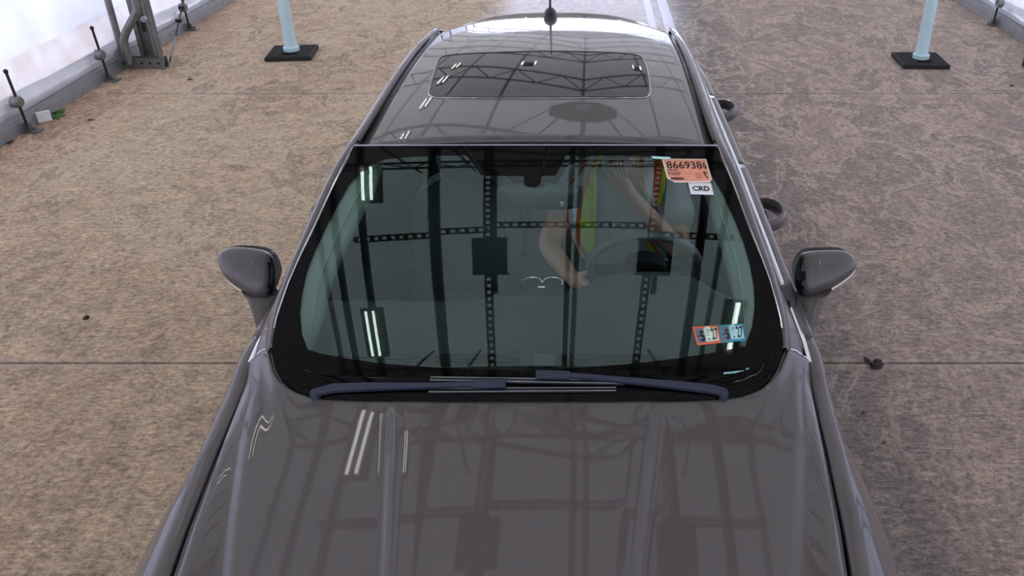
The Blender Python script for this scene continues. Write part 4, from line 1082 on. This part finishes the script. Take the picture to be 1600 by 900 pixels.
# right hand wraps the rim; fingers over it and down
for k in range(4):
    b0 = Vector((.122 + .014*k, 2.585 - .004*k, .895 - .014*k)) + Vector((.02, -.01, -.01))
    finger(b0, [b0 + Vector((.026, -.022, -.004)), b0 + Vector((.040, -.020, -.030)), b0 + Vector((.034, .002, -.040))], .0095, ix['paR'])
finger(Vector((.135, 2.62, .895)), [Vector((.158, 2.615, .905)), Vector((.178, 2.60, .900))], .0105, ix['paR'])
# left hand at the chin, fingers curled
for k in range(4):
    b0 = Vector((.262 + .014*k, 2.955 + .006*k, 1.118 - .002*k))
    finger(b0, [b0 + Vector((-.010, .004, .030)), b0 + Vector((-.012, .028, .044)), b0 + Vector((-.006, .046, .036))], .0095, ix['paL'])
finger(Vector((.252, 2.965, 1.085)), [Vector((.234, 2.972, 1.10)), Vector((.226, 2.985, 1.122))], .0105, ix['paL'])
per = skin_mesh('person', pts, edges, rad, 'skin', 0, 2)
tag(per, 'driver in grey t-shirt and hi-vis vest at the wheel, one hand raised to chin', 'person')
def garment(name, keys, el, rr, m, root):
    P = []; R_ = []; Ed = []
    idx = {}
    for k, r in zip(keys, rr):
        P.append(Vector(J[k]) if isinstance(k, str) else Vector(k)); R_.append(r); idx[k] = len(P) - 1
    for a, c in el: Ed.append((idx[a], idx[c]))
    return skin_mesh(name, P, Ed, R_, m, idx[root], 2, per)
slR = (.040, 3.035, .885); slL = (.520, 3.00, .865)
shirt = garment('t_shirt', ['pelvis', 'belly', 'chest', 'upper', 'neck0', 'shR', slR, 'shL', slL] if 0 else ['pelvis', 'belly', 'chest', 'upper', 'shR', slR, 'shL', slL],
    [('pelvis', 'belly'), ('belly', 'chest'), ('chest', 'upper'), ('upper', 'shR'), ('shR', slR), ('upper', 'shL'), ('shL', slL)],
    [(.185, .145), (.195, .155), (.19, .145), (.145, .11), .088, .078, .088, .080], 'shirt', 'pelvis')
garment('trousers', ['pelvis', 'hiR', 'knR', 'anR', 'hiL', 'knL', 'anL'], [('pelvis', 'hiR'), ('hiR', 'knR'), ('knR', 'anR'), ('pelvis', 'hiL'), ('hiL', 'knL'), ('knL', 'anL')], [(.17, .12), .10, .075, .055, .10, .075, .055], 'trousers', 'pelvis')
# head features
hc = Vector(J['head'])
b = B(); b.rings([[hc + Vector((.075*math.cos(a)*k, .0 + .085*math.sin(a)*k, h)) for a in [2*math.pi*j/20 for j in range(20)]] for k, h in ((1.02, .03), (1.06, .055), (.95, .085), (.7, .105), (.3, .115))], 0, False); b.build('hair', 'hair', per)
b = B(); jc = Vector(J['jaw']); b.rings([[jc + Vector((.055*math.cos(a)*k, -.032 + .04*math.sin(a)*k, h)) for a in [2*math.pi*j/18 for j in range(18)]] for k, h in ((.5, -.058), (.95, -.045), (1.1, -.015), (1.0, .012))]); b.build('beard', 'hair', per)
b = B(); b.rings([[hc + Vector((.012*math.cos(a)*k, -.085 - .018*q, -.01 - .022*q + .012*math.sin(a)*k)) for a in [2*math.pi*j/10 for j in range(10)]] for k, q in ((.6, -.4), (1, .3), (1.1, 1), (.4, 1.2))]); b.build('nose', 'skin', per)
for s in (-1, 1):
    b = B(); b.lathe(hc + Vector((s*.030, -.078, .012)), [(.002, -.008), (.009, -.005), (.011, 0), (.009, .005), (.002, .008)], 10); b.build('eye', 'tag_white', per)
    b = B(); b.rings([[hc + Vector((s*(.078 + .012*q), .01 + .016*math.cos(a)*k, -.005 + .028*math.sin(a)*k)) for a in [2*math.pi*j/12 for j in range(12)]] for q, k in ((0, .8), (.6, 1), (1, .9))]); b.build('ear', 'skin', per)
# vest laid on the shirt
bv = BVHTree.FromPolygons([v.co.copy() for v in shirt.data.vertices], [list(p.vertices) for p in shirt.data.polygons])
def vest(rows_c, cols_m, name, label=None):
    ob = []; ys_ = [r[0] for r in rows_c]
    fine = []
    for y in range(int(ys_[0]), int(ys_[-1]) + 1, 12):
        fine.append((y, [tab([(r[0], r[1][k]) for r in rows_c], y) for k in range(len(rows_c[0][1]))]))
    rows = []; per_col = []
    for y, bs in fine:
        r = []; pc = []
        for k in range(len(bs) - 1):
            for q in range(3):
                xx = bs[k] + (bs[k+1] - bs[k]) * q / 3; r.append((xx, y)); pc.append(k)
        r.append((bs[-1], y)); rows.append(r); per_col = pc
    P = []; last = None
    for r in rows:
        rr = []
        for x, y in r:
            px, py = 820 + x/3.75, 220 + y/3.75; d = ray(px, py).normalized(); h = bv.ray_cast(Vector((XC, 0, HC)), d)
            if h[0] is not None: q = h[0] - d * .012; last = q.y
            else: q = aty(px, py, (last or 3.05) )
            rr.append(q)
        P.append(rr)
    for _ in range(2):      # relax depth
        Q_ = [[p.copy() for p in r] for r in P]
        for i in range(len(P)):
            for j in range(len(P[0])):
                nb = [Q_[a][c].y for a, c in ((i-1, j), (i+1, j), (i, j-1), (i, j+1)) if 0 <= a < len(P) and 0 <= c < len(P[0])]
                y = min(Q_[i][j].y, sum(nb)/len(nb)); x, yy = rows[i][j]; P[i][j] = aty(820 + x/3.75, 220 + yy/3.75, y - .002)
    b = B(); b.grid(P); n = len(P[0]) - 1
    b.fm = [cols_m[per_col[k % n]] for k in range(len(b.f))]
    o = b.build(name, ['vest_orange', 'vest_silver', 'vest_yellow'], per, mods=[('sol', .004, 1)])
    if label: o['label'] = label
    return o
vest([(80, [392, 402, 425, 445, 470]), (170, [330, 342, 368, 395, 420]), (250, [262, 280, 345, 375, 420]), (335, [235, 255, 310, 345, 420]), (420, [236, 256, 305, 330, 418]), (500, [240, 258, 298, 322, 412]), (600, [285, 295, 303, 330, 408]), (700, [330, 345, 362, 385, 398])], [0, 1, 0, 2], 'vest_front', 'left-hand vest front: yellow cloth edged in orange with a silver band')
vest([(80, [655, 670, 700, 752, 795, 815]), (200, [655, 672, 697, 757, 805, 830]), (280, [688, 694, 702, 752, 792, 815]), (380, [744, 747, 750, 765, 775, 785])], [2, 0, 1, 0, 2], 'vest_front', 'right-hand vest front under the pink sticker')
vest([(606, [716, 735, 755, 775]), (650, [735, 762, 790, 812]), (712, [770, 800, 828, 852])], [2, 0, 1], 'vest_hem')
